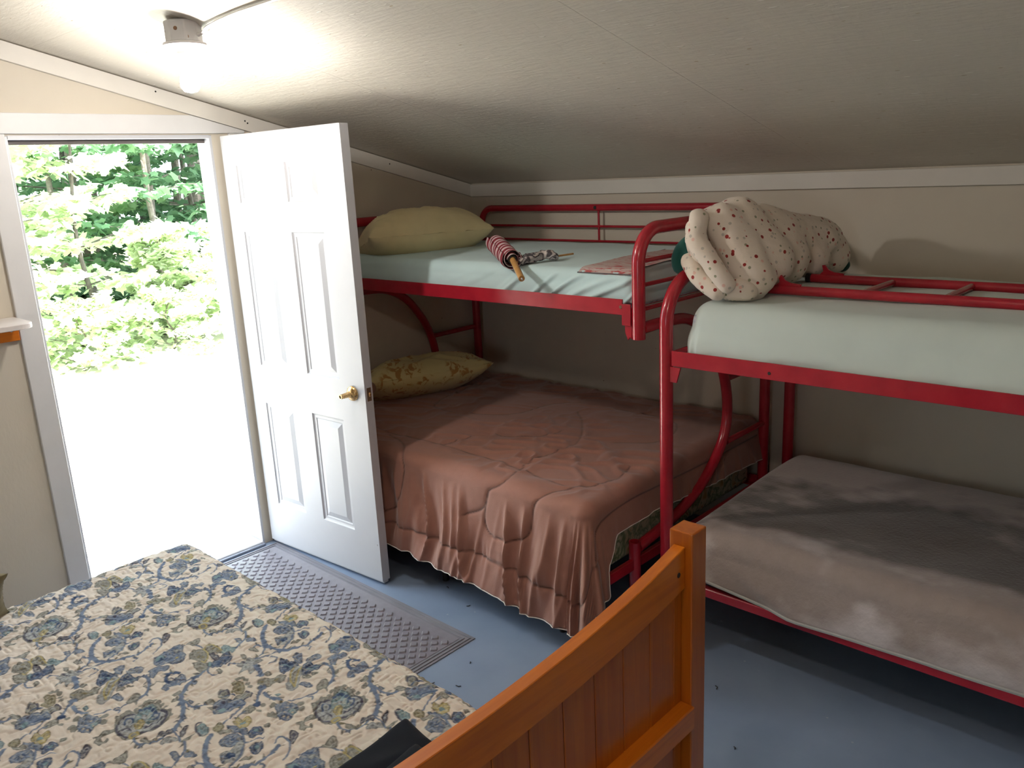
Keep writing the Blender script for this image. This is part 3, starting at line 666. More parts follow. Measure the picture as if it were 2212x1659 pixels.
# ------------------------------------------------------------------ ladder on the right upper bunk
ld = empty('bunk_ladder', (3.05, -.68, 1.36), 'red metal bunk ladder lying flat on the right upper bunk', 'ladder')
lz = 1.360
for (y, xa) in ((-.835, 2.345), (-.515, 2.365)):
    MB().tube([(xa, y, lz), (3.86, y, lz)], .0165, 16).build('ladder_rail', M_RED, ld, True)
    MB().tube([(xa-.014, y, lz), (xa+.006, y, lz)], .0172, 16).build('end_cap', M_CAP, ld, True)
    hk = MB().prism([(xa+.035, lz+.014), (xa+.125, lz+.014), (xa+.130, lz+.022), (xa+.090, lz+.026), (xa+.070, lz+.034), (xa+.055, lz+.052), (xa+.045, lz+.050), (xa+.050, lz+.028)], 'y', y-.004, y+.004, .0008)
    hk.build('hook', M_RED, ld)
for k in range(5): MB().tube([(2.673+.255*k, -.835, lz), (2.673+.255*k, -.515, lz)], .0115, 14).build('rung', M_RED, ld, True)

# ------------------------------------------------------------------ pillows
def pillow(name, center, ax, half, hgt, mat, label, tilt=(0, 0, 0), seed=0, n=70, wr=.5, parent=None, cat='pillow'):
    u, v = np.meshgrid(np.linspace(-1, 1, n), np.linspace(-1, 1, n)); a, b_ = half
    prof = np.clip(1-np.abs(u)**3.2, 0, 1)**.5*np.clip(1-np.abs(v)**2.8, 0, 1)**.55
    px = a*u*(1-.10*(1-v**2)*0-.07*np.abs(v)**2*0)*(1-.06*(1-np.abs(u))*0); py = b_*v
    px = a*u*(1-.05*(1-v*v)*u*u*-1*0); px = a*u*(.94+.06*np.abs(v)**3); py = b_*v*(.92+.08*np.abs(u)**3)
    w1 = noise(u*3.0+v*5+2*noise(u*2, v*2, seed+5), v*2-u*1.5, seed+1)
    w2 = noise(u*8+v*3, v*7, seed+2)
    edge = np.clip(1-np.maximum(np.abs(u), np.abs(v)), 0, 1)
    puck = .010*np.exp(-(edge/.12)**2)*(noise(u*16, v*16, seed+3)-.5)
    wrk = wr*(.030*(ridge(w1)-.6)*prof+.008*(w2-.5)*prof)
    vs = []; R_ = Matrix.Rotation(ax, 4, 'Z') @ Matrix.Rotation(tilt[0], 4, 'X') @ Matrix.Rotation(tilt[1], 4, 'Y')
    R3 = np.array(R_.to_3x3()); C_ = np.array(center)
    zt = hgt*prof+wrk+puck; zb = -hgt*.55*prof+puck*.5
    i = np.arange(n*n).reshape(n, n)
    T_ = np.stack([px, py, zt], -1).reshape(-1, 3); B_ = np.stack([px, py, zb], -1).reshape(-1, 3)
    P_ = np.concatenate([T_, B_]) @ R3.T + C_
    q = np.stack([i[:-1, :-1], i[:-1, 1:], i[1:, 1:], i[1:, :-1]], -1).reshape(-1, 4)
    fs = [tuple(f) for f in q]+[tuple(int(k)+n*n for k in f[::-1]) for f in q]
    me = bpy.data.meshes.new(name); me.from_pydata([tuple(p) for p in P_], [], [tuple(int(k) for k in f) for f in fs])
    b = bmesh.new(); b.from_mesh(me); bmesh.ops.remove_doubles(b, verts=b.verts[:], dist=1e-5); b.to_mesh(me); b.free(); me.update()
    o = link(name, me, mat, parent)
    return tag(o, label, cat)
pillow('pillow', (.355, -.715, 1.478), math.radians(67), (.335, .20), .163, M_YEL, 'plump plain pale yellow pillow on the left upper bunk', (math.radians(-14), 0, 0), 3, wr=.9)
t = NT('yellow_floral_cotton'); c_ = t.coord(); n1 = t.noise(c_, 22, 3, .6, .6); n2 = t.noise(t.coord((5, 5, 5)), 1, 2)
mkk = t.ramp(n2, [(.42, (0, 0, 0)), (.5, (1, 1, 1))]); fl_ = t.ramp(n1, [(.52, (0, 0, 0)), (.58, (1, 1, 1))])
t.set(Base_Color=t.mix(t.mix(1.0, mkk, fl_, 'MULTIPLY'), (.62, .54, .25), (.40, .22, .06)), Roughness=.85, Sheen_Weight=.2); t.bump(t.noise(c_, 600, 1), .2, .001)
pillow('pillow', (.245, -.70, .700), math.radians(72), (.37, .19), .132, t.m, 'yellow pillow with brown flower print on the lower left bunk', (math.radians(-24), 0, 0), 11, wr=1.1)

# ------------------------------------------------------------------ rolled comforter with roses
def blob(chains, vox=.011, smooth=8, name='x'):
    b = bmesh.new()
    for pts, r in chains:
        P = catmull(pts, 5) if len(pts) > 2 else [Vector(pts[0]).lerp(Vector(pts[1]), k/5) for k in range(6)]
        for p in P:
            bmesh.ops.create_icosphere(b, subdivisions=3, radius=r, matrix=Matrix.Translation(p))
    me = bpy.data.meshes.new(name); b.to_mesh(me); b.free(); o = bpy.data.objects.new(name, me); COL.objects.link(o)
    md = o.modifiers.new('r', 'REMESH'); md.mode = 'VOXEL'; md.voxel_size = vox
    ms = o.modifiers.new('s', 'SMOOTH'); ms.factor = .6; ms.iterations = smooth
    dg = bpy.context.evaluated_depsgraph_get(); dg.update(); me2 = bpy.data.meshes.new_from_object(o.evaluated_get(dg)); bpy.data.objects.remove(o)
    return me2
def wrinkle(me, amp, s, seed):
    n = len(me.vertices); a = np.empty(n*3); me.vertices.foreach_get('co', a); a = a.reshape(-1, 3)
    nn = np.empty(n*3); me.vertices.foreach_get('normal', nn); nn = nn.reshape(-1, 3)
    q = noise(a[:, 0]*s+a[:, 2]*s*.8+2*noise(a[:, 0]*s*.4, a[:, 1]*s*.4, seed+9), a[:, 1]*s*.6-a[:, 2]*s*.5, seed)
    q2 = noise(a[:, 0]*s*3, a[:, 2]*s*3+a[:, 1]*s*2, seed+4)
    a = a+nn*(amp*(ridge(q)-.6)+amp*.35*(q2-.5))[:, None]
    me.vertices.foreach_set('co', a.ravel()); me.update()
t = NT('rose_print_cotton'); c_ = t.coord()
def dots(sc, lo, hi, off):
    mp = t.n('ShaderNodeMapping'); t.l(c_, mp.inputs[0]); mp.inputs['Location'].default_value = off
    v = t.n('ShaderNodeTexVoronoi', feature='F1'); t.l(mp.outputs[0], v.inputs[0]); v.inputs['Scale'].default_value = sc
    return t.ramp(v.outputs['Distance'], [(lo, (1, 1, 1)), (hi, (0, 0, 0))])
base = t.ramp(t.noise(c_, 6, 3), [(.3, (.71, .62, .51)), (.7, (.78, .69, .60))])
col = t.mix(dots(30, .15, .19, (3.3, 1, 2)), base, (.50, .45, .38)); col = t.mix(dots(26, .12, .19, (.4, 7, 2)), col, (.72, .46, .38)); col = t.mix(dots(32, .15, .18, (5, 2, 8)), col, (.30, .30, .20)); col = t.mix(dots(27, .175, .20, (0, 0, 0)), col, (.28, .03, .025))
t.set(Base_Color=col, Roughness=.85, Sheen_Weight=.2); t.b.inputs['Specular IOR Level'].default_value = .15; t.bump(t.noise(c_, 45, 3), .25, .006)
rc = empty('rolled_comforter', (2.27, -.7, 1.35), 'bulky rolled cream comforter with tiny red roses at the head of the right upper bunk', 'comforter')
body = [([(2.212, -.93, 1.595), (2.285, -.93, 1.497), (2.340, -.93, 1.405)], .078), ([(2.213, -.82, 1.570), (2.308, -.80, 1.460)], .112), ([(2.233, -.68, 1.545), (2.30, -.64, 1.448)], .108),
        ([(2.213, -.78, 1.46), (2.285, -.78, 1.43)], .095), ([(2.268, -.52, 1.512), (2.317, -.46, 1.435)], .095), ([(2.308, -.34, 1.478), (2.322, -.27, 1.428)], .092), ([(2.24, -.75, 1.545), (2.31, -.38, 1.485)], .098),
        ([(2.175, -.985, 1.612), (2.202, -.90, 1.606), (2.253, -.72, 1.585)], .045), ([(2.25, -.58, 1.54), (2.30, -.40, 1.50)], .065), ([(2.302, -.60, 1.40), (2.320, -.58, 1.385)], .042), ([(2.15, -.86, 1.50), (2.18, -.88, 1.44)], .05)]
m1 = blob(body, .011, 26, 'roll_body'); wrinkle(m1, .017, 8, 2); wrinkle(m1, .006, 20, 6); link('roll_body', m1, t.m, rc)
for pts, r in (([(2.186, -1.035, 1.618), (2.180, -1.04, 1.552), (2.232, -1.05, 1.483), (2.278, -1.05, 1.429), (2.300, -1.04, 1.398)], .036),
               ([(2.134, -1.0, 1.468), (2.188, -1.03, 1.418), (2.262, -1.04, 1.372)], .038), ([(2.286, -1.0, 1.378), (2.345, -.985, 1.380)], .040), ([(2.150, -.99, 1.585), (2.140, -.99, 1.53), (2.175, -1.0, 1.48)], .034)):
    mm = blob([(pts, r)], .009, 5, 'folded_edge'); wrinkle(mm, .010, 13, 5); link('folded_edge', mm, t.m, rc)
M_GREEN = fabric('dark_green_cotton', (.012, .075, .062), .15, 8)
mm = blob([([(2.095, -.955, 1.530), (2.066, -.95, 1.505), (2.050, -.95, 1.470), (2.056, -.95, 1.438), (2.072, -.95, 1.432)], .024), ([(2.10, -.94, 1.50), (2.09, -.94, 1.45)], .03)], .008, 4, 'green_lining')
link('green_lining', mm, M_GREEN, rc)['label'] = 'dark green lining edge'
mm = blob([([(2.33, -.20, 1.40), (2.36, -.185, 1.375), (2.36, -.20, 1.368)], .026)], .009, 4, 'green_lining'); link('green_lining', mm, M_GREEN, rc)

# ------------------------------------------------------------------ rolled flags on sticks
def stick(path, r, m_, name, parent): return MB().tube(path, r, 12).build(name, m_, parent, True)
M_DOW = wood('pale_dowel', (.45, .22, .06), (.62, .34, .11), (0, 0, 0), (30, 30, 30))
A_, B_, C_ = Vector((1.106, -.93, 1.503)), Vector((1.343, -1.08, 1.452)), Vector((1.517, -1.22, 1.402))
f1 = empty('rolled_flag', B_, 'red and white striped flag rolled round a wooden stick, beside the plain yellow pillow', 'flag')
ax_ = (B_-A_).normalized()
def stripe(name):
    t = NT(name); c_ = t.coord((1, 1, 1), (0, 0, 0)); 
    vm = t.n('ShaderNodeVectorMath', operation='DOT_PRODUCT'); t.l(c_, vm.inputs[0]); vm.inputs[1].default_value = tuple(ax_)
    ml = t.n('ShaderNodeMath', operation='MULTIPLY'); t.l(vm.outputs['Value'], ml.inputs[0]); ml.inputs[1].default_value = 1/.034
    fr = t.n('ShaderNodeMath', operation='FRACT'); t.l(ml.outputs[0], fr.inputs[0])
    t.set(Base_Color=t.ramp(fr.outputs[0], [(.0, (.20, .010, .022)), (.52, (.20, .010, .022)), (.58, (.60, .47, .47)), (.95, (.60, .47, .47)), (1, (.20, .01, .022))]), Roughness=.85)
    t.bump(t.noise(t.coord(), 400, 1), .2, .001); return t.m
M_STR = stripe('red_white_stripes')
up_ = Vector((0, 0, 1)); s1_ = ax_.cross(up_).normalized(); s2_ = s1_.cross(ax_)
sp = []; NSP = 90; NL = 26
for k in range(NSP+1):
    a = k/NSP*4.2*math.pi; rr = .021+.0056*a/math.pi
    sp.append((math.cos(a)*rr, math.sin(a)*rr))
gx = np.zeros((NL, NSP+1)); gy = gx.copy(); gz = gx.copy(); Lr = (B_-A_).length
for i in range(NL):
    for k, (p, q) in enumerate(sp):
        sc_ = 1+.05*math.sin(i*.9+k*.08); v = A_-ax_*.01+ax_*(Lr*i/(NL-1)*(1+.02*math.sin(k*.2)))+s1_*p*sc_+s2_*q*sc_
        gx[i, k], gy[i, k], gz[i, k] = v
grid_mesh('rolled_cloth', gx, gy, gz, M_STR, f1, thick=.0015)
# loose flap beside the roll
n_ = 20; uu, vv = np.meshgrid(np.linspace(0, 1, n_), np.linspace(0, 1, n_))
fx = np.zeros((n_, n_)); fy = fx.copy(); fz = fx.copy()
for i in range(n_):
    for k in range(n_):
        a = uu[i, k]; v = A_+ax_*(Lr*(.18+.80*vv[i, k]))+s1_*(-(.030+.065*a))+s2_*(.022*math.cos(a*math.pi*1.1)-.018+.012*math.sin(vv[i, k]*4+a*3)*a)
        v.z = max(v.z, 1.436); fx[i, k], fy[i, k], fz[i, k] = v
grid_mesh('loose_flap', fx, fy, fz, M_STR, f1, thick=.002)
stick([B_-ax_*.10, B_, C_], .0125, M_DOW, 'stick', f1)
dC = (C_-B_).normalized(); MB().tube([C_, C_+dC*.012], .0035, 8).build('stick_tip', M_STEEL, f1, True)
MB().tube([B_-ax_*.02, B_-ax_*.002], .019, 16).build('inner_roll', M_DARK, f1, True)
f2 = empty('small_flag', (1.34, -.93, 1.45), 'small crumpled grey and white flag on a thin stick, lying on the aqua sheet', 'flag')
P0, P1, P2 = Vector((1.335, -1.06, 1.440)), Vector((1.391, -.93, 1.447)), Vector((1.421, -.78, 1.450))
stick([P0, P1, P2], .0042, M_DOW, 'stick', f2)
tt = NT('grey_white_flag_cloth'); n_ = tt.noise(tt.coord((1, 1, 1)), 26, 2, .5, 1.2)
tt.set(Base_Color=tt.ramp(n_, [(.40, (.42, .38, .37)), (.48, (.06, .055, .06)), (.58, (.07, .06, .065)), (.64, (.5, .45, .42))]), Roughness=.85)
mm = blob([([P0+Vector((.02, .01, .004)), P0.lerp(P1, .5)+Vector((0, 0, .006))], .014), ([P0.lerp(P1, .45)+Vector((.0, -.01, .008)), P1+Vector((-.01, 0, .012))], .021), ([P1+Vector((-.012, .0, .020)), P1+Vector((.03, .02, .006))], .019)], .006, 3, 'crumpled_cloth')
wrinkle(mm, .010, 40, 3); link('crumpled_cloth', mm, tt.m, f2)

# ------------------------------------------------------------------ wooden bed in the foreground
bed = empty('wooden_bed', (1.8, -2.87, 0), 'honey coloured pine bed with curved plank footboard, in the foreground', 'bed')
PX0, PX1 = 2.799, 2.856
for (y0, y1) in ((-2.179, -2.121), (-3.630, -3.572)): MB().box(PX0, PX1, y0, y1, 0, 1.05, .003, seg=2).build('post', M_WOODZ, bed)
yc = -2.8755
def rtop(y): return .947+.072*abs((y-yc)/.70)**2.3
def rbot(y): return .862+.060*abs((y-yc)/.70)**2.3
ys = [-2.1795-(3.5715-2.1795)*k/36 for k in range(37)]
MB().prism([(y, rtop(y)) for y in ys]+[(y, rbot(y)) for y in ys[::-1]], 'x', 2.811, 2.839, .0015).build('top_rail', M_WOODY, bed)
MB().box(2.808, 2.866, -3.5715, -2.1795, .583, .640, .003).build('lower_rail', M_WOODY, bed)
MB().box(2.811, 2.839, -3.5715, -2.1795, .16, .26, .002).build('bottom_rail', M_WOODY, bed)
pj = [-2.1795, -2.212, -2.303, -2.398, -2.491, -2.586, -2.680, -2.774, -2.868, -2.962, -3.056, -3.150, -3.244, -3.338, -3.432, -3.526, -3.5715]
for a, b_ in zip(pj[:-1], pj[1:]):
    pts = [(b_+.0008, .24), (a-.0008, .24), (a-.0008, rbot(a)+.012), ((a+b_)/2, rbot((a+b_)/2)+.012), (b_+.0008, rbot(b_)+.012)]
    MB().prism(pts, 'x', 2.817, 2.831, .0018).build('plank', M_WOODZ, bed)
MB().lathe([(0, .0008), (.0055, .0008), (.006, 0)], (2.8392, -2.205, .962), (1, 0, 0), 14).build('bolt_hole', M_DARK, bed)
M_SIDE = wood('honey_pine_side', (.40, .125, .018), (.60, .235, .040), (0, 0, 0), (2.5, 40, 40))
for y in (-2.385, -3.54): MB().box(.80, 2.810, y-.014, y+.014, .16, .30, .002).build('side_rail', M_SIDE, bed)
for y in (-2.40, -3.53): MB().box(.80, .855, y-.028, y+.028, 0, .159, .003).build('head_leg', M_WOODZ, bed)
for k in range(8): MB().box(.95+.24*k, 1.03+.24*k, -3.526, -2.400, .262, .278, .001).build('bed_slat', M_WOODY, bed)
mattress(.80, 2.745, -3.575, -2.350, .280, .480, M_TICK, 'mattress under the blue floral quilt on the wooden bed')

MOTIF = """B 67 556 234 576 213 586 184 603 150 623 123 651 108 689 95 725 75 744 56 758 36
B 38 653 109 677 110 700 114 718 126 723 144
B 0 665 119 687 126 686 114
B 0 702 117 722 118 721 106
B 0 711 84 737 82 732 69
B 0 594 166 607 176 618 166 608 157
G 0 609 100 604 127 627 118 624 105
G 0 636 85 628 108 644 102 648 91
K 0 725 50 724 63 733 60
B 30 570 220 601 212 617 220 620 239
G 0 603 230 601 241 619 243 624 231
G 17 572 209 576 192 566 183
B 22 574 150 584 169 586 179
N 52 528 161 513 149 514 134 530 122 555 118
B 0 550 122 539 153 545 167 569 162 582 152 580 131 573 114 577 98 565 93 555 103
K 27 534 134 554 142 569 156
G 12 517 100 533 115
B -53 577 105
B 50 466 91 487 92 516 83 538 69 553 47 558 29
B 28 558 29 557 9 555 -10 545 -37 531 -66
B 0 451 108 448 135 461 151 477 158 485 147 480 123 495 102 486 95 468 105
G 0 536 15 525 42 538 50 557 39 565 16 553 6
B 23 557 -24 562 -15 575 -23
G 0 508 68 508 77 526 71
G 0 516 91 523 97 533 85 531 76
G 0 392 -75 393 -52 413 -39 415 -18 430 -10 447 -27 439 -49 434 -72 406 -83
O 19 398 -75 417 -56 430 -33
G 0 373 -48 377 -33 394 -31 390 -46
N 0 363 8 347 24 361 31 382 35 396 43 416 39 413 20 420 -2 419 -11 402 -13
N 0 420 50 429 65 455 74 456 95 469 89 472 67 473 44 472 24 461 19 440 34
B 0 367 49 359 67 371 77 391 68 411 51 399 41
B 0 409 65 404 86 409 105 425 108 439 94 434 77 432 59
L 15 417 64 424 82 425 99
T 18 381 6 390 17 404 21
T 12 445 42 457 55 458 72
G 0 461 19 478 33 490 31 479 11
G 0 473 40 489 53 494 48 484 37
L 0 413 16 410 34 425 42 449 29 471 8 494 -12 504 -26 498 -39 480 -42 458 -26 436 -5
G 0 431 14 434 25 468 -3 478 -18 458 -11
Y 12 413 24 432 3 461 -15 491 -22
Y 12 429 41 442 20 468 -3 488 -20
B 0 494 -12 488 3 501 13 529 9 516 -5
G -96 545 -127
G -96 558 -124
G -97 585 -64
G -99 564 -53
G -99 519 -104
B 0 521 -103 521 -89 533 -71 559 -61 584 -72 591 -90 603 -104 587 -120 570 -121 541 -111
T 0 565 -91 568 -71 584 -76 588 -92
N 0 569 -115 578 -101 594 -98 603 -107 578 -124
W -33 553 -83
W -33 563 -99
W -33 579 -86
W -33 588 -104
W -33 576 -109
W -34 549 -59
G -68 597 13
G -69 590 27
G -69 589 39
G -69 592 50
G -70 599 60
G -69 614 65
G -69 631 64
G -68 648 67
G -67 672 66
G -66 693 59
G -68 591 -6
G 0 591 -35 588 -12 604 14 594 32 601 52 622 62 650 59 673 67 693 59 711 32 718 7 714 -19 705 -47 685 -63 656 -64 629 -56
L 0 612 -35 604 -21 609 -6 614 9 650 52 671 58 689 49 703 26 706 1 696 -41 677 -57 652 -57 632 -50
K 32 616 0 607 -19 616 -39 636 -53 662 -59 685 -53 696 -41
K 32 652 54 671 58 692 48 707 25 708 -1 700 -21
T 0 629 -4 608 18 603 40 617 51 643 47 655 32 677 25 680 10 663 3 654 -11 645 -19
N -59 613 18
N -59 614 30
N -59 621 38
N -59 635 40
N -58 648 40
L 0 633 10 638 21 655 17 652 5
N 13 636 -33 619 -23 622 -13 634 -11 646 -21
N 13 661 26 650 38 662 44 676 31 674 22
K 10 689 -7 689 7 691 22 683 41
K 10 656 -47 657 -33 674 -33
Y 0 660 -20 648 -2 655 7 670 5 689 -13 681 -23
O 13 670 -18 659 -4 663 3
Y -131 695 -35
G -76 695 -35
B 33 708 -41 729 -46 747 -43 762 -26 767 -6 765 12
G 0 728 -31 731 -23 749 -20 763 -23 751 -34 737 -36
B 0 754 -54 750 -41 758 -32 761 -45
G 0 626 -108 630 -92 622 -71 637 -56 645 -66 641 -80 642 -92 655 -97 663 -91 657 -83 667 -84 674 -94 669 -102 668 -109 651 -113 643 -104
G 0 584 -34 591 -24 615 -36 620 -50
K 0 745 -1 740 15 752 30 766 36 771 20 759 9 754 -4
L 0 780 -7 774 13 789 27 810 29 802 17 795 2 789 -10
K 0 774 43 768 72 790 53 802 33
G 0 812 29 809 48 812 67 823 41 822 24
B 21 764 32 794 33 816 26
L -38 784 48
B 0 149 -11 157 4 185 -1 188 -14
B 0 176 10 181 25 209 30 212 23 197 7
B 33 141 33 171 16 196 -18 201 -32
B 25 66 -123 81 -106 112 -94 128 -95
G 0 67 -121 63 -101 59 -76 70 -74 93 -88 93 -101
G 0 126 -137 113 -124 113 -111 133 -95 162 -98 193 -115 190 -130 162 -136 151 -145
G 0 120 -88 114 -71 133 -60 166 -60 188 -68 179 -80 164 -92 140 -94
G 0 171 -149 184 -127 211 -121 234 -135 238 -148 218 -158 198 -156
T 0 183 -68 159 -52 159 -40 178 -37 202 -32 221 -51 204 -56 201 -71
N 0 208 -123 208 -107 211 -92 198 -73 202 -57 232 -59 249 -74 251 -94 254 -107 239 -123 222 -129
T 0 202 -120 205 -110 230 -123 221 -126
B -68 229 -78
B -67 230 -110
K 0 157 -95 167 -86 192 -82 212 -87 211 -101 191 -104
L -43 183 -94
L -42 197 -91
Y 12 123 -94 155 -95 181 -108 193 -124 184 -127
Y 12 131 -93 118 -77 127 -65 150 -64 177 -64
O -49 134 -112
O -48 168 -115
O -49 150 -73
O -49 172 -72
O -48 154 -122
B 21 261 -89 258 -79 275 -66
G -72 382 -98
G -72 398 -100
G -73 365 -93
G -74 351 -96
G -74 343 -106
O 0 351 -130 346 -118 363 -103 393 -111 408 -129 397 -142 381 -147 368 -132
G 0 355 -169 346 -157 368 -147 392 -153 401 -171 386 -183
K 24 367 -173 356 -160 369 -150 389 -155
G 0 407 -130 414 -113 433 -112 443 -129 435 -154 414 -161
K 25 410 -118 432 -113 441 -128 434 -151
B 0 389 -202 395 -183 411 -159 432 -142 461 -147 458 -167 457 -188 452 -206 439 -221 415 -216
N 34 440 -192 446 -169 461 -151
L 12 419 -167 425 -148 422 -121
N 21 387 -175 385 -158 402 -145
G 0 362 -214 367 -202 387 -193 394 -205 381 -214
G 0 396 -221 404 -208 417 -215
T -103 437 -201
K -50 410 -206
K -51 409 -183
G 0 478 -168 471 -149 477 -134 502 -144 499 -161 493 -176
N -104 480 -128
G -68 495 -119
G -67 509 -139
B 40 470 -122 446 -102 432 -84
B 55 452 -90 474 -93 501 -86 515 -78
B -109 428 -81
B 18 488 -166 491 -194
T 0 482 -80 481 -68 495 -66 498 -78
G 0 242 -42 250 -31 275 -37 266 -48
L 0 276 -36 290 -21 320 -13 318 -35 341 -53 350 -72 325 -66 323 -91 304 -70 279 -75 278 -55
K 21 276 -56 302 -46
B 32 293 -22 287 2 271 20 250 24 237 10 242 -3
G 0 236 -15 233 2 261 7 267 1 256 -9
B 29 299 -22 308 11 311 35 312 52
B 23 319 11 341 17 348 2 344 -10
B 72 323 -40 355 -46 379 -54
B 27 149 130 134 163 119 197
B 70 162 88 193 60 234 38 271 33 302 41 327 65 338 91
B 46 338 91 346 115 338 148 327 176
B 24 355 109 364 116 370 103
T 0 103 79 107 97 138 97 152 84 143 67
K 20 102 96 97 84 119 72 143 70
O 0 138 107 137 126 165 124 169 104 152 101
B 0 161 130 181 143 207 157 237 147 213 137 188 122
G 0 167 101 176 127 193 126 184 104
Y 0 162 145 146 167 166 169 163 183 188 186 207 162 196 148 179 144
T -76 184 162
B 0 204 87 193 112 205 131 232 134 257 125 249 109 236 90 219 83
L 0 246 66 252 89 242 118 257 125 286 107 300 78 290 57 270 58
N -109 271 82
B -49 270 85
N -45 220 114
B 0 254 64 259 76 282 64 281 54
N 0 229 150 215 173 235 186 256 176 255 156 249 144
N 0 278 124 273 142 286 155 309 144 312 123 295 119
T -63 237 168
T -61 294 138
B 23 258 126 239 134 209 144
B 21 262 124 263 151 274 167
B 29 267 119 290 92 303 67 318 40
G 0 225 195 233 207 245 201 240 188
G 0 303 84 300 104 318 114 310 88
K 0 -13 -155 -34 -139 -41 -126 -17 -123 1 -143 4 -154
B 23 -30 -181 -42 -168 -36 -154 -8 -155 17 -171 36 -199
B 0 78 -220 56 -204 58 -181 53 -155 51 -126 69 -125 95 -139 119 -141 141 -161 132 -185 111 -194 110 -209 98 -223
L 0 71 -158 67 -144 82 -141 89 -156
T -124 74 -198
Y -48 114 -166
N 19 50 -166 65 -141
N 13 84 -215 82 -196 91 -185
N -38 58 -177
N -38 78 -195"""
PAL = {'B': (.155, .215, .335), 'N': (.060, .105, .215), 'T': (.21, .33, .385), 'G': (.265, .275, .255), 'K': (.085, .09, .14), 'Y': (.48, .42, .20), 'L': (.38, .42, .45), 'O': (.27, .25, .16), 'W': (.70, .62, .50)}
TW, THH, RS = 684, 710, 1.0                                   # millimetres: a half-drop repeat
img = np.zeros((THH, TW, 3), np.float32); img[:] = (.78, .725, .655)
def blit(box, fn):
    for (ox, oy) in ((0, 0), (342, 355)):
        x0, x1, y0, y1 = [int(round(v)) for v in (box[0]+ox-4, box[1]+ox+5, box[2]+oy-4, box[3]+oy+5)]
        gx, gy = np.meshgrid(np.arange(x0, x1), np.arange(y0, y1)); mk, colr = fn(gx-ox, gy-oy)
        ix = gx % TW; iy = gy % THH; cur = img[iy, ix]; mk = mk[..., None]; img[iy, ix] = cur*(1-mk)+colr*mk
_rl = random.Random(4); _ex = []
for line in MOTIF.strip().split('\n'):          # leaflets and thorns growing from the vines
    p = line.split(); wd = float(p[1])/10
    if wd > 3.0 and p[0] in 'BN':
        q = [Vector((float(p[i]), float(p[i+1]), 0)) for i in range(2, len(p), 2)]; cc = catmull(q, 3)
        for a, b_ in list(zip(cc[:-1], cc[1:]))[::2]:
            if (b_-a).length < 3: continue
            t_ = (b_-a).normalized(); n_ = Vector((-t_.y, t_.x, 0))*_rl.choice((-1, 1)); s_ = _rl.uniform(9, 17); o_ = a+n_*wd*.5
            _ex.append('%s 0 %d %d %d %d %d %d %d %d' % (_rl.choice('GGBO'), o_.x, o_.y, *(o_+n_*s_*.5+t_*s_*.5).xy, *(o_+n_*s_+t_*s_*1.1).xy, *(o_+t_*s_*.7).xy))
MOTIF = '\n'.join(_ex)+'\n'+MOTIF.strip()
for line in MOTIF.strip().split('\n'):
    p = line.split(); c0 = np.array(PAL[p[0]]); wd = float(p[1])/10; q = [(float(p[i]), float(p[i+1])) for i in range(2, len(p), 2)]
    X_ = [a for a, b_ in q]; Y_ = [b_ for a, b_ in q]
    if wd == 0:
        q2 = [v.to_2d()[:] for v in catmull([(a, b_, 0) for a, b_ in q+[q[0]]], 3)][:-1]
        def fn(gx, gy, q2=q2, c0=c0):
            wob = 3.0*(noise(gx*.11, gy*.11, 3)-.5); wob2 = 3.0*(noise(gx*.11, gy*.11, 8)-.5); gx = gx+wob; gy = gy+wob2
            ins = np.zeros(gx.shape, bool); j = len(q2)-1
            for i in range(len(q2)):
                xi, yi = q2[i]; xj, yj = q2[j]
                if yi != yj: ins ^= ((yi > gy) != (yj > gy)) & (gx < (xj-xi)*(gy-yi)/(yj-yi)+xi)
                j = i
            d = seg_dist(gx, gy, q2+[q2[0]]); tex = .80+.5*noise(gx*.22, gy*.22, 5)
            k = np.exp(-(d/2.2)**2)[..., None]; k2 = (np.exp(-((d-6.5)/1.5)**2)*.35)[..., None]; col = c0*tex[..., None]; nz = noise(gx*.30, gy*.30, 41)[..., None]; nz2 = noise(gx*.27+9, gy*.27, 43)[..., None]; col = np.where(nz > .66, col*.5, col); col = np.where(nz2 > .72, col*.4+.6*np.array((.52, .52, .48)), col); col = col*(1-k)+col*.42*k; col = col*(1-k2)+np.array((.5, .52, .5))*k2
            return ins.astype(np.float32), col
        blit((min(X_), max(X_), min(Y_), max(Y_)), fn)
    elif wd < 0:
        def fn(gx, gy, q=q, r=-wd, c0=c0):
            d = np.hypot(gx-q[0][0], gy-q[0][1]); k = (d > r-1.3)[..., None]*.4; return (d < r).astype(np.float32), c0*(1-k)*np.ones(gx.shape+(1,))
        blit((X_[0]+wd, X_[0]-wd, Y_[0]+wd, Y_[0]-wd), fn)
    else:
        q2 = [v.to_2d()[:] for v in catmull([(a, b_, 0) for a, b_ in q], 5)]
        def fn(gx, gy, q2=q2, r=max(wd/2*1.7, 2.2), c0=c0):
            gx = gx+2.2*(noise(gx*.13, gy*.13, 13)-.5); d = seg_dist(gx, gy, q2); rr = r*(.85+.5*noise(gx*.16, gy*.16, 15))
            k = np.clip((d-rr+1.6)/1.6, 0, 1)[..., None]*.35; return (d < rr).astype(np.float32), c0*(1-k)*(.9+.25*noise(gx*.3, gy*.3, 2))[..., None]
        blit((min(X_)-wd, max(X_)+wd, min(Y_)-wd, max(Y_)+wd), fn)
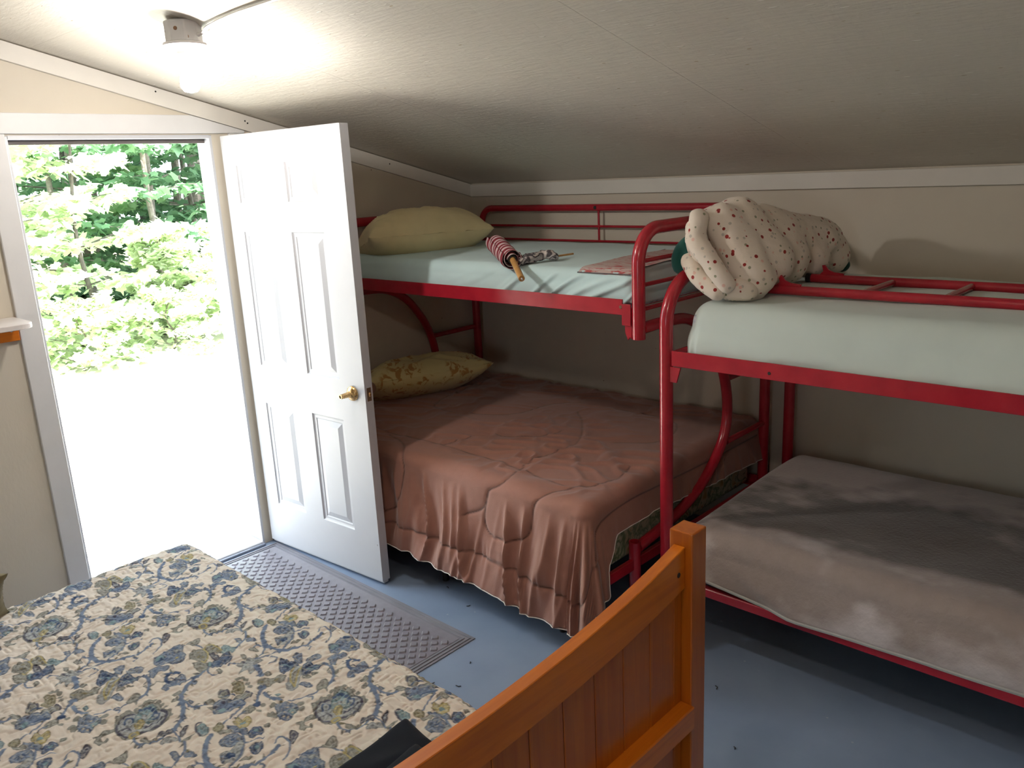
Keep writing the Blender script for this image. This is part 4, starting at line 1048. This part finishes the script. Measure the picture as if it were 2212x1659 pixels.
# soften a little, as a printed cloth is
img = (img*2+np.roll(img, 1, 0)+np.roll(img, -1, 0)+np.roll(img, 1, 1)+np.roll(img, -1, 1))/6
AX, AY = 1.42873, -2.59474
def quilt_col(X, Y, L, D):
    mx_ = (X-AX)*1000; my_ = (Y-AY)*1000
    fx = mx_-np.floor(mx_); fy = my_-np.floor(my_); ix = np.floor(mx_).astype(int); iy = np.floor(my_).astype(int)
    def g(a, b_): return img[b_ % THH, a % TW]
    c = g(ix, iy)*((1-fx)*(1-fy))[..., None]+g(ix+1, iy)*(fx*(1-fy))[..., None]+g(ix, iy+1)*((1-fx)*fy)[..., None]+g(ix+1, iy+1)*(fx*fy)[..., None]
    k = np.clip((X-2.365)/.012, 0, 1)[..., None]
    return c*(1-k)+np.array([.72, .66, .58])*k
def quilt_top(X, Y):
    # stippled quilting: little puffs between meandering stitches
    n = noise(X*62+1.2*noise(X*30, Y*30, 3), Y*62, 70); n2 = noise(X*28, Y*28, 71)
    return .0045*np.clip(np.abs(2*n-1)*1.6, 0, 1)+.004*n2+.010*fbm(X*3, Y*3, 72)-.008
def quilt_side(S, L, phi, X, Y):
    g = np.clip(L/.12, 0, 1); return g*.020*(ridge(noise(S*9, L*2, 74))-.5)+.008*np.sin(np.clip(L/.15, 0, 1)*3.1), 0*L
# dense grid only where the camera sees the print
_lin = np.linspace
def drape_quilt():
    x0, x1, y0, y1 = .765, 2.765, -3.59, -2.340; r = .06; zt = .515
    tx = np.concatenate([_lin(x0-.22, 2.42, 800), _lin(2.42, x1+.03, 30)[1:]]); ty = np.concatenate([_lin(y0-.03, -3.42, 20), _lin(-3.42, y1+.22, 540)[1:]])
    FX, FY = np.meshgrid(tx, ty); QX = np.clip(FX, x0+r, x1-r); QY = np.clip(FY, y0+r, y1-r)
    DX = FX-QX; DY = FY-QY; D = np.hypot(DX, DY); NX = DX/(D+1e-9); NY = DY/(D+1e-9); th = np.minimum(D/r, math.pi/2); L = np.maximum(D-r*math.pi/2, 0)
    phi = np.arctan2(NX, NY); S = QX-QY+phi*.2; o_, _ = quilt_side(S, L, phi, FX, FY); out = r*np.sin(th)+L*.10+o_
    Z = zt-r*(1-np.cos(th))-L; puff = quilt_top(FX, FY); out = out+puff*np.sin(th); Z = Z+puff*np.cos(th)
    return grid_mesh('quilt', QX+NX*out, QY+NY*out, Z, vcol_fabric('printed_quilt_cotton', 55, .35, .85, .15, .004), None, quilt_col(FX, FY, L, D))
ql = drape_quilt(); tag(ql, 'cream quilt with blue paisley flower print on the wooden bed', 'quilt')

# dark garment folded at the foot of the quilt
M_NAVY = fabric('black_navy_cloth', (.008, .011, .020), .3, 6, 500, .3, .03)
gx, gy = np.meshgrid(_lin(0, 1, 40), _lin(0, 1, 60))
X_ = 2.282+.30*gx+.045*gy; Y_ = -2.528-.52*gy-.02*np.sin(gx*3); ed = np.minimum(np.minimum(gx, 1-gx)*.30, np.minimum(gy, 1-gy)*.52)
Z_ = .520+.045*np.clip(ed/.03, 0, 1)**.5+.012*(ridge(noise(gx*3+gy*2, gy*4, 81))-.3)*np.clip(ed/.04, 0, 1)
go = grid_mesh('folded_garment', X_, Y_, Z_, M_NAVY); tag(go, 'black folded garment on the quilt against the pine footboard', 'garment')
go2 = grid_mesh('sleeve_fold', X_[:, :22]+.10, Y_[:, :22]-.05, Z_[:, :22]+.020-.016*np.abs(gx[:, :22]-.27)*3, M_NAVY, go)
pillow('pillow', (.872, -3.275, .600), math.radians(86), (.290, .105), .085, fabric('olive_cotton', (.20, .175, .10), .15), 'olive brown pillow at the left end of the floral quilt', (math.radians(-58), 0, 0), 21, 50)

# ------------------------------------------------------------------ outside: sunlit yard and the edge of the woods
gt = NT('pale_gravel_yard'); c_ = gt.coord(); n_ = gt.noise(c_, 4, 5, .6)
gt.set(Base_Color=gt.ramp(n_, [(.3, (.60, .56, .50)), (.7, (.74, .71, .66))]), Roughness=.95); gt.bump(gt.noise(c_, 30, 4), .5, .02)
gx, gy = np.meshgrid(_lin(-40, -.125, 90), _lin(-22, 22, 90)); hz = -.10-.06*fbm(gx*.5, gy*.5, 3)
gr = grid_mesh('yard_ground', gx[::-1], gy[::-1], hz, gt.m); tag(gr, kind='structure'); gr.name = 'ground'
def leafmat(name, a, b_, tr=.45):
    t = NT(name); c_ = t.coord(); oi = t.n('ShaderNodeNewGeometry'); col = t.ramp(oi.outputs['Random Per Island'], [(0, a), (1, b_)])
    df = t.n('ShaderNodeBsdfDiffuse'); tl = t.n('ShaderNodeBsdfTranslucent'); mx = t.n('ShaderNodeMixShader'); gl = t.n('ShaderNodeBsdfGlossy'); m2 = t.n('ShaderNodeMixShader')
    gl.inputs['Roughness'].default_value = .45; m2.inputs[0].default_value = .05
    t.l(col, df.inputs[0]); t.l(col, tl.inputs[0]); mx.inputs[0].default_value = tr; t.l(df.outputs[0], mx.inputs[1]); t.l(tl.outputs[0], mx.inputs[2])
    t.l(mx.outputs[0], m2.inputs[1]); t.l(gl.outputs[0], m2.inputs[2]); t.l(m2.outputs[0], t.out.inputs[0]); return t.m
M_LF = leafmat('sun_paled_maple_leaf', (.60, .74, .42), (.86, .90, .74)); M_LM = leafmat('green_maple_leaf', (.26, .46, .20), (.46, .64, .34)); M_LD = leafmat('shade_tinted_leaf', (.17, .32, .18), (.30, .48, .28), .35)  # leaf colours carry the light: paled for sun glare, darkened for woodland shade
M_BARK = paint('grey_bark', (.30, .25, .22), .9, .35, 20, .8, 30); M_BARKD = paint('dark_bark', (.10, .085, .075), .9, .3, 20, .8, 30)
RG = np.random.default_rng(5)
LFS = np.array([(0, -.5, 0), (.30, -.42, .02), (.28, -.12, .03), (.52, .08, -.03), (.25, .18, .02), (0, .55, -.04), (-.25, .18, .02), (-.52, .08, -.03), (-.28, -.12, .03), (-.30, -.42, .02)])
def leaves(name, P, size, mat, parent, tilt=.45):
    n = len(P); a = RG.uniform(0, 2*np.pi, n); tx = RG.normal(0, tilt, n); ty = RG.normal(0, tilt, n); s_ = size*RG.uniform(.65, 1.25, n)
    V = LFS[None]*s_[:, None, None]; ca, sa = np.cos(a)[:, None], np.sin(a)[:, None]
    x = V[..., 0]*ca-V[..., 1]*sa; y = V[..., 0]*sa+V[..., 1]*ca; z = V[..., 2]+x*tx[:, None]+y*ty[:, None]
    co = np.stack([x, y, z], -1)+P[:, None, :]; k = len(LFS)
    me = bpy.data.meshes.new(name); me.vertices.add(n*k); me.vertices.foreach_set('co', co.ravel()); me.loops.add(n*k); me.loops.foreach_set('vertex_index', np.arange(n*k, dtype=np.int32))
    me.polygons.add(n); me.polygons.foreach_set('loop_start', (np.arange(n)*k).astype(np.int32)); me.update(calc_edges=True); me.validate()
    o = link(name, me, mat, parent, False); o['kind'] = 'stuff'; return o
def tree(base, h, spread, nleaf, size, ml, mb_, label, group, tiers=9, lean=(0, 0), tr=.05, low=.12, name='tree', cat='tree'):
    bx, by = base; bz = -.14; t = empty(name, (bx, by, bz), label, cat, group)
    pth = [(bx+lean[0]*k+.04*math.sin(k*7+bx*9), by+lean[1]*k+.05*math.sin(k*9+by*7), bz+h*k) for k in np.linspace(0, 1, 9)]
    MB().tube([tuple(map(float, p)) for p in pth], tr, 9, rs=[tr*(1-.8*k/8) for k in range(9)]).build('trunk', mb_, t, True)
    P = []; br = MB()
    for k in range(tiers):
        f = low+(1-low)*(k+.5)/tiers; base_p = Vector(pth[min(8, int(f*8))]); cz = bz+h*f
        for s_ in range(3):
            a = k*2.4+s_*2.1+RG.uniform(-.4, .4); R_ = spread*(1.05-.6*f)*RG.uniform(.7, 1.1)
            end = base_p+Vector((math.cos(a)*R_, math.sin(a)*R_, RG.uniform(-.05, .22)*R_+.05)); mid = base_p.lerp(end, .5)+Vector((0, 0, .06))
            br.tube([base_p, mid, end], tr*.2, 5, rs=[tr*.28, tr*.18, tr*.06])
            n = max(3, nleaf//(tiers*3)); q = RG.beta(2.2, 1.3, n); wd = RG.normal(0, .26, n)*R_*(.4+q*.6)
            c0 = np.array(base_p); e0 = np.array(end); d = e0-c0; side = np.array([-math.sin(a), math.cos(a), 0])
            pp = c0+d*q[:, None]*1.08+side*wd[:, None]; pp[:, 2] += RG.normal(0, .035, n)-.05*np.abs(wd); P.append(pp)
    br.build('branches', mb_, t, True)['kind'] = 'stuff'; P = np.concatenate(P); P[:, 2] = np.maximum(P[:, 2], -.06); leaves('foliage', P, size, ml, t)
    return t
front = [(-6.7, -1.7, 3.6, 1.25), (-6.9, -.75, 4.2, 1.35), (-6.7, .12, 3.5, 1.1), (-7.3, 1.35, 1.5, .8), (-8.6, -.2, 4.8, 1.6), (-6.9, -3.0, 4.0, 1.4)]
lab = ['sunlit maple sapling at the far left edge of the woods outside', 'sunlit bright green maple sapling seen left in the doorway', 'broad sunlit maple sapling in the middle of the doorway view', 'short sunlit maple sapling right of centre, in front of the dark trees', 'taller maple behind the sunlit saplings', 'sunlit sapling hidden left of the doorway view']
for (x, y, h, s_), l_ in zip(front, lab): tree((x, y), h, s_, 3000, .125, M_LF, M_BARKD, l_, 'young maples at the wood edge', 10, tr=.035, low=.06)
tree((-6.45, 1.75), 1.5, .75, 1700, .10, M_LF, M_BARKD, 'low bright bush by the right side of the doorway view', 'bushes at the wood edge', 6, tr=.02, low=.1, name='bush', cat='bush')
tree((-6.1, .75), .75, .8, 1500, .09, M_LF, M_BARKD, 'low bright bush at the foot of the sunlit saplings, right', 'bushes at the wood edge', 4, tr=.015, low=.1, name='bush', cat='bush')
tree((-6.0, -.3), .8, .8, 1500, .09, M_LF, M_BARKD, 'low bright bush at the foot of the sunlit saplings, left', 'bushes at the wood edge', 4, tr=.015, low=.1, name='bush', cat='bush')
mids = [(-8.7, 1.9, 5.0, 1.5), (-9.6, 2.3, 5.5, 1.7), (-9.0, 3.4, 5.0, 1.6), (-10.6, 1.2, 6.0, 1.8), (-11.0, 3.6, 6.5, 1.8), (-10.2, -.6, 6.0, 1.8), (-10.4, -2.4, 6.0, 1.9), (-9.4, 4.8, 5.5, 1.7)]
ml_ = ['dark leaved shaded tree right of centre, in front of the other shaded trees', 'dark leaved shaded tree at the right of the doorway view, nearest of the shaded ones', 'dark leaved shaded tree beside the hinge side of the doorway', 'mid green shaded tree in the centre of the view, behind the sunlit saplings', 'dark shaded tree further back at the right of the doorway view', 'mid green tree behind the tallest sunlit maple, left of centre', 'mid green tree furthest left behind the sunlit saplings', 'dark leaved shaded tree furthest right, behind the open door']
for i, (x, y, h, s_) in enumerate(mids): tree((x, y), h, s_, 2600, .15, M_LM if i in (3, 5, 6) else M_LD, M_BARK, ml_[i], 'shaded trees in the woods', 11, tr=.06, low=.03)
rn = random.Random(9)
for k in range(22):
    x = rn.uniform(-17.5, -11.5); y = -4+k*.55+rn.uniform(-.3, .3)
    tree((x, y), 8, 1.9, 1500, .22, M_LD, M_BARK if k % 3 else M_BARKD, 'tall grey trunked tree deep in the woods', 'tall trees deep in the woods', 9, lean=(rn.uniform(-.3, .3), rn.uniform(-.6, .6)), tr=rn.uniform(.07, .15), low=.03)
gx, gy = np.meshgrid(_lin(-40, -7.6, 40), _lin(-22, 22, 60)); lt2 = paint('leaf_litter', (.16, .13, .08), .95, .4, 6, .6, 30)
ll = grid_mesh('leaf_litter', gx[::-1], gy[::-1], -.075-.04*fbm(gx*.7, gy*.7, 5), lt2); tag(ll, kind='structure')
ll.name = 'ground_woods'
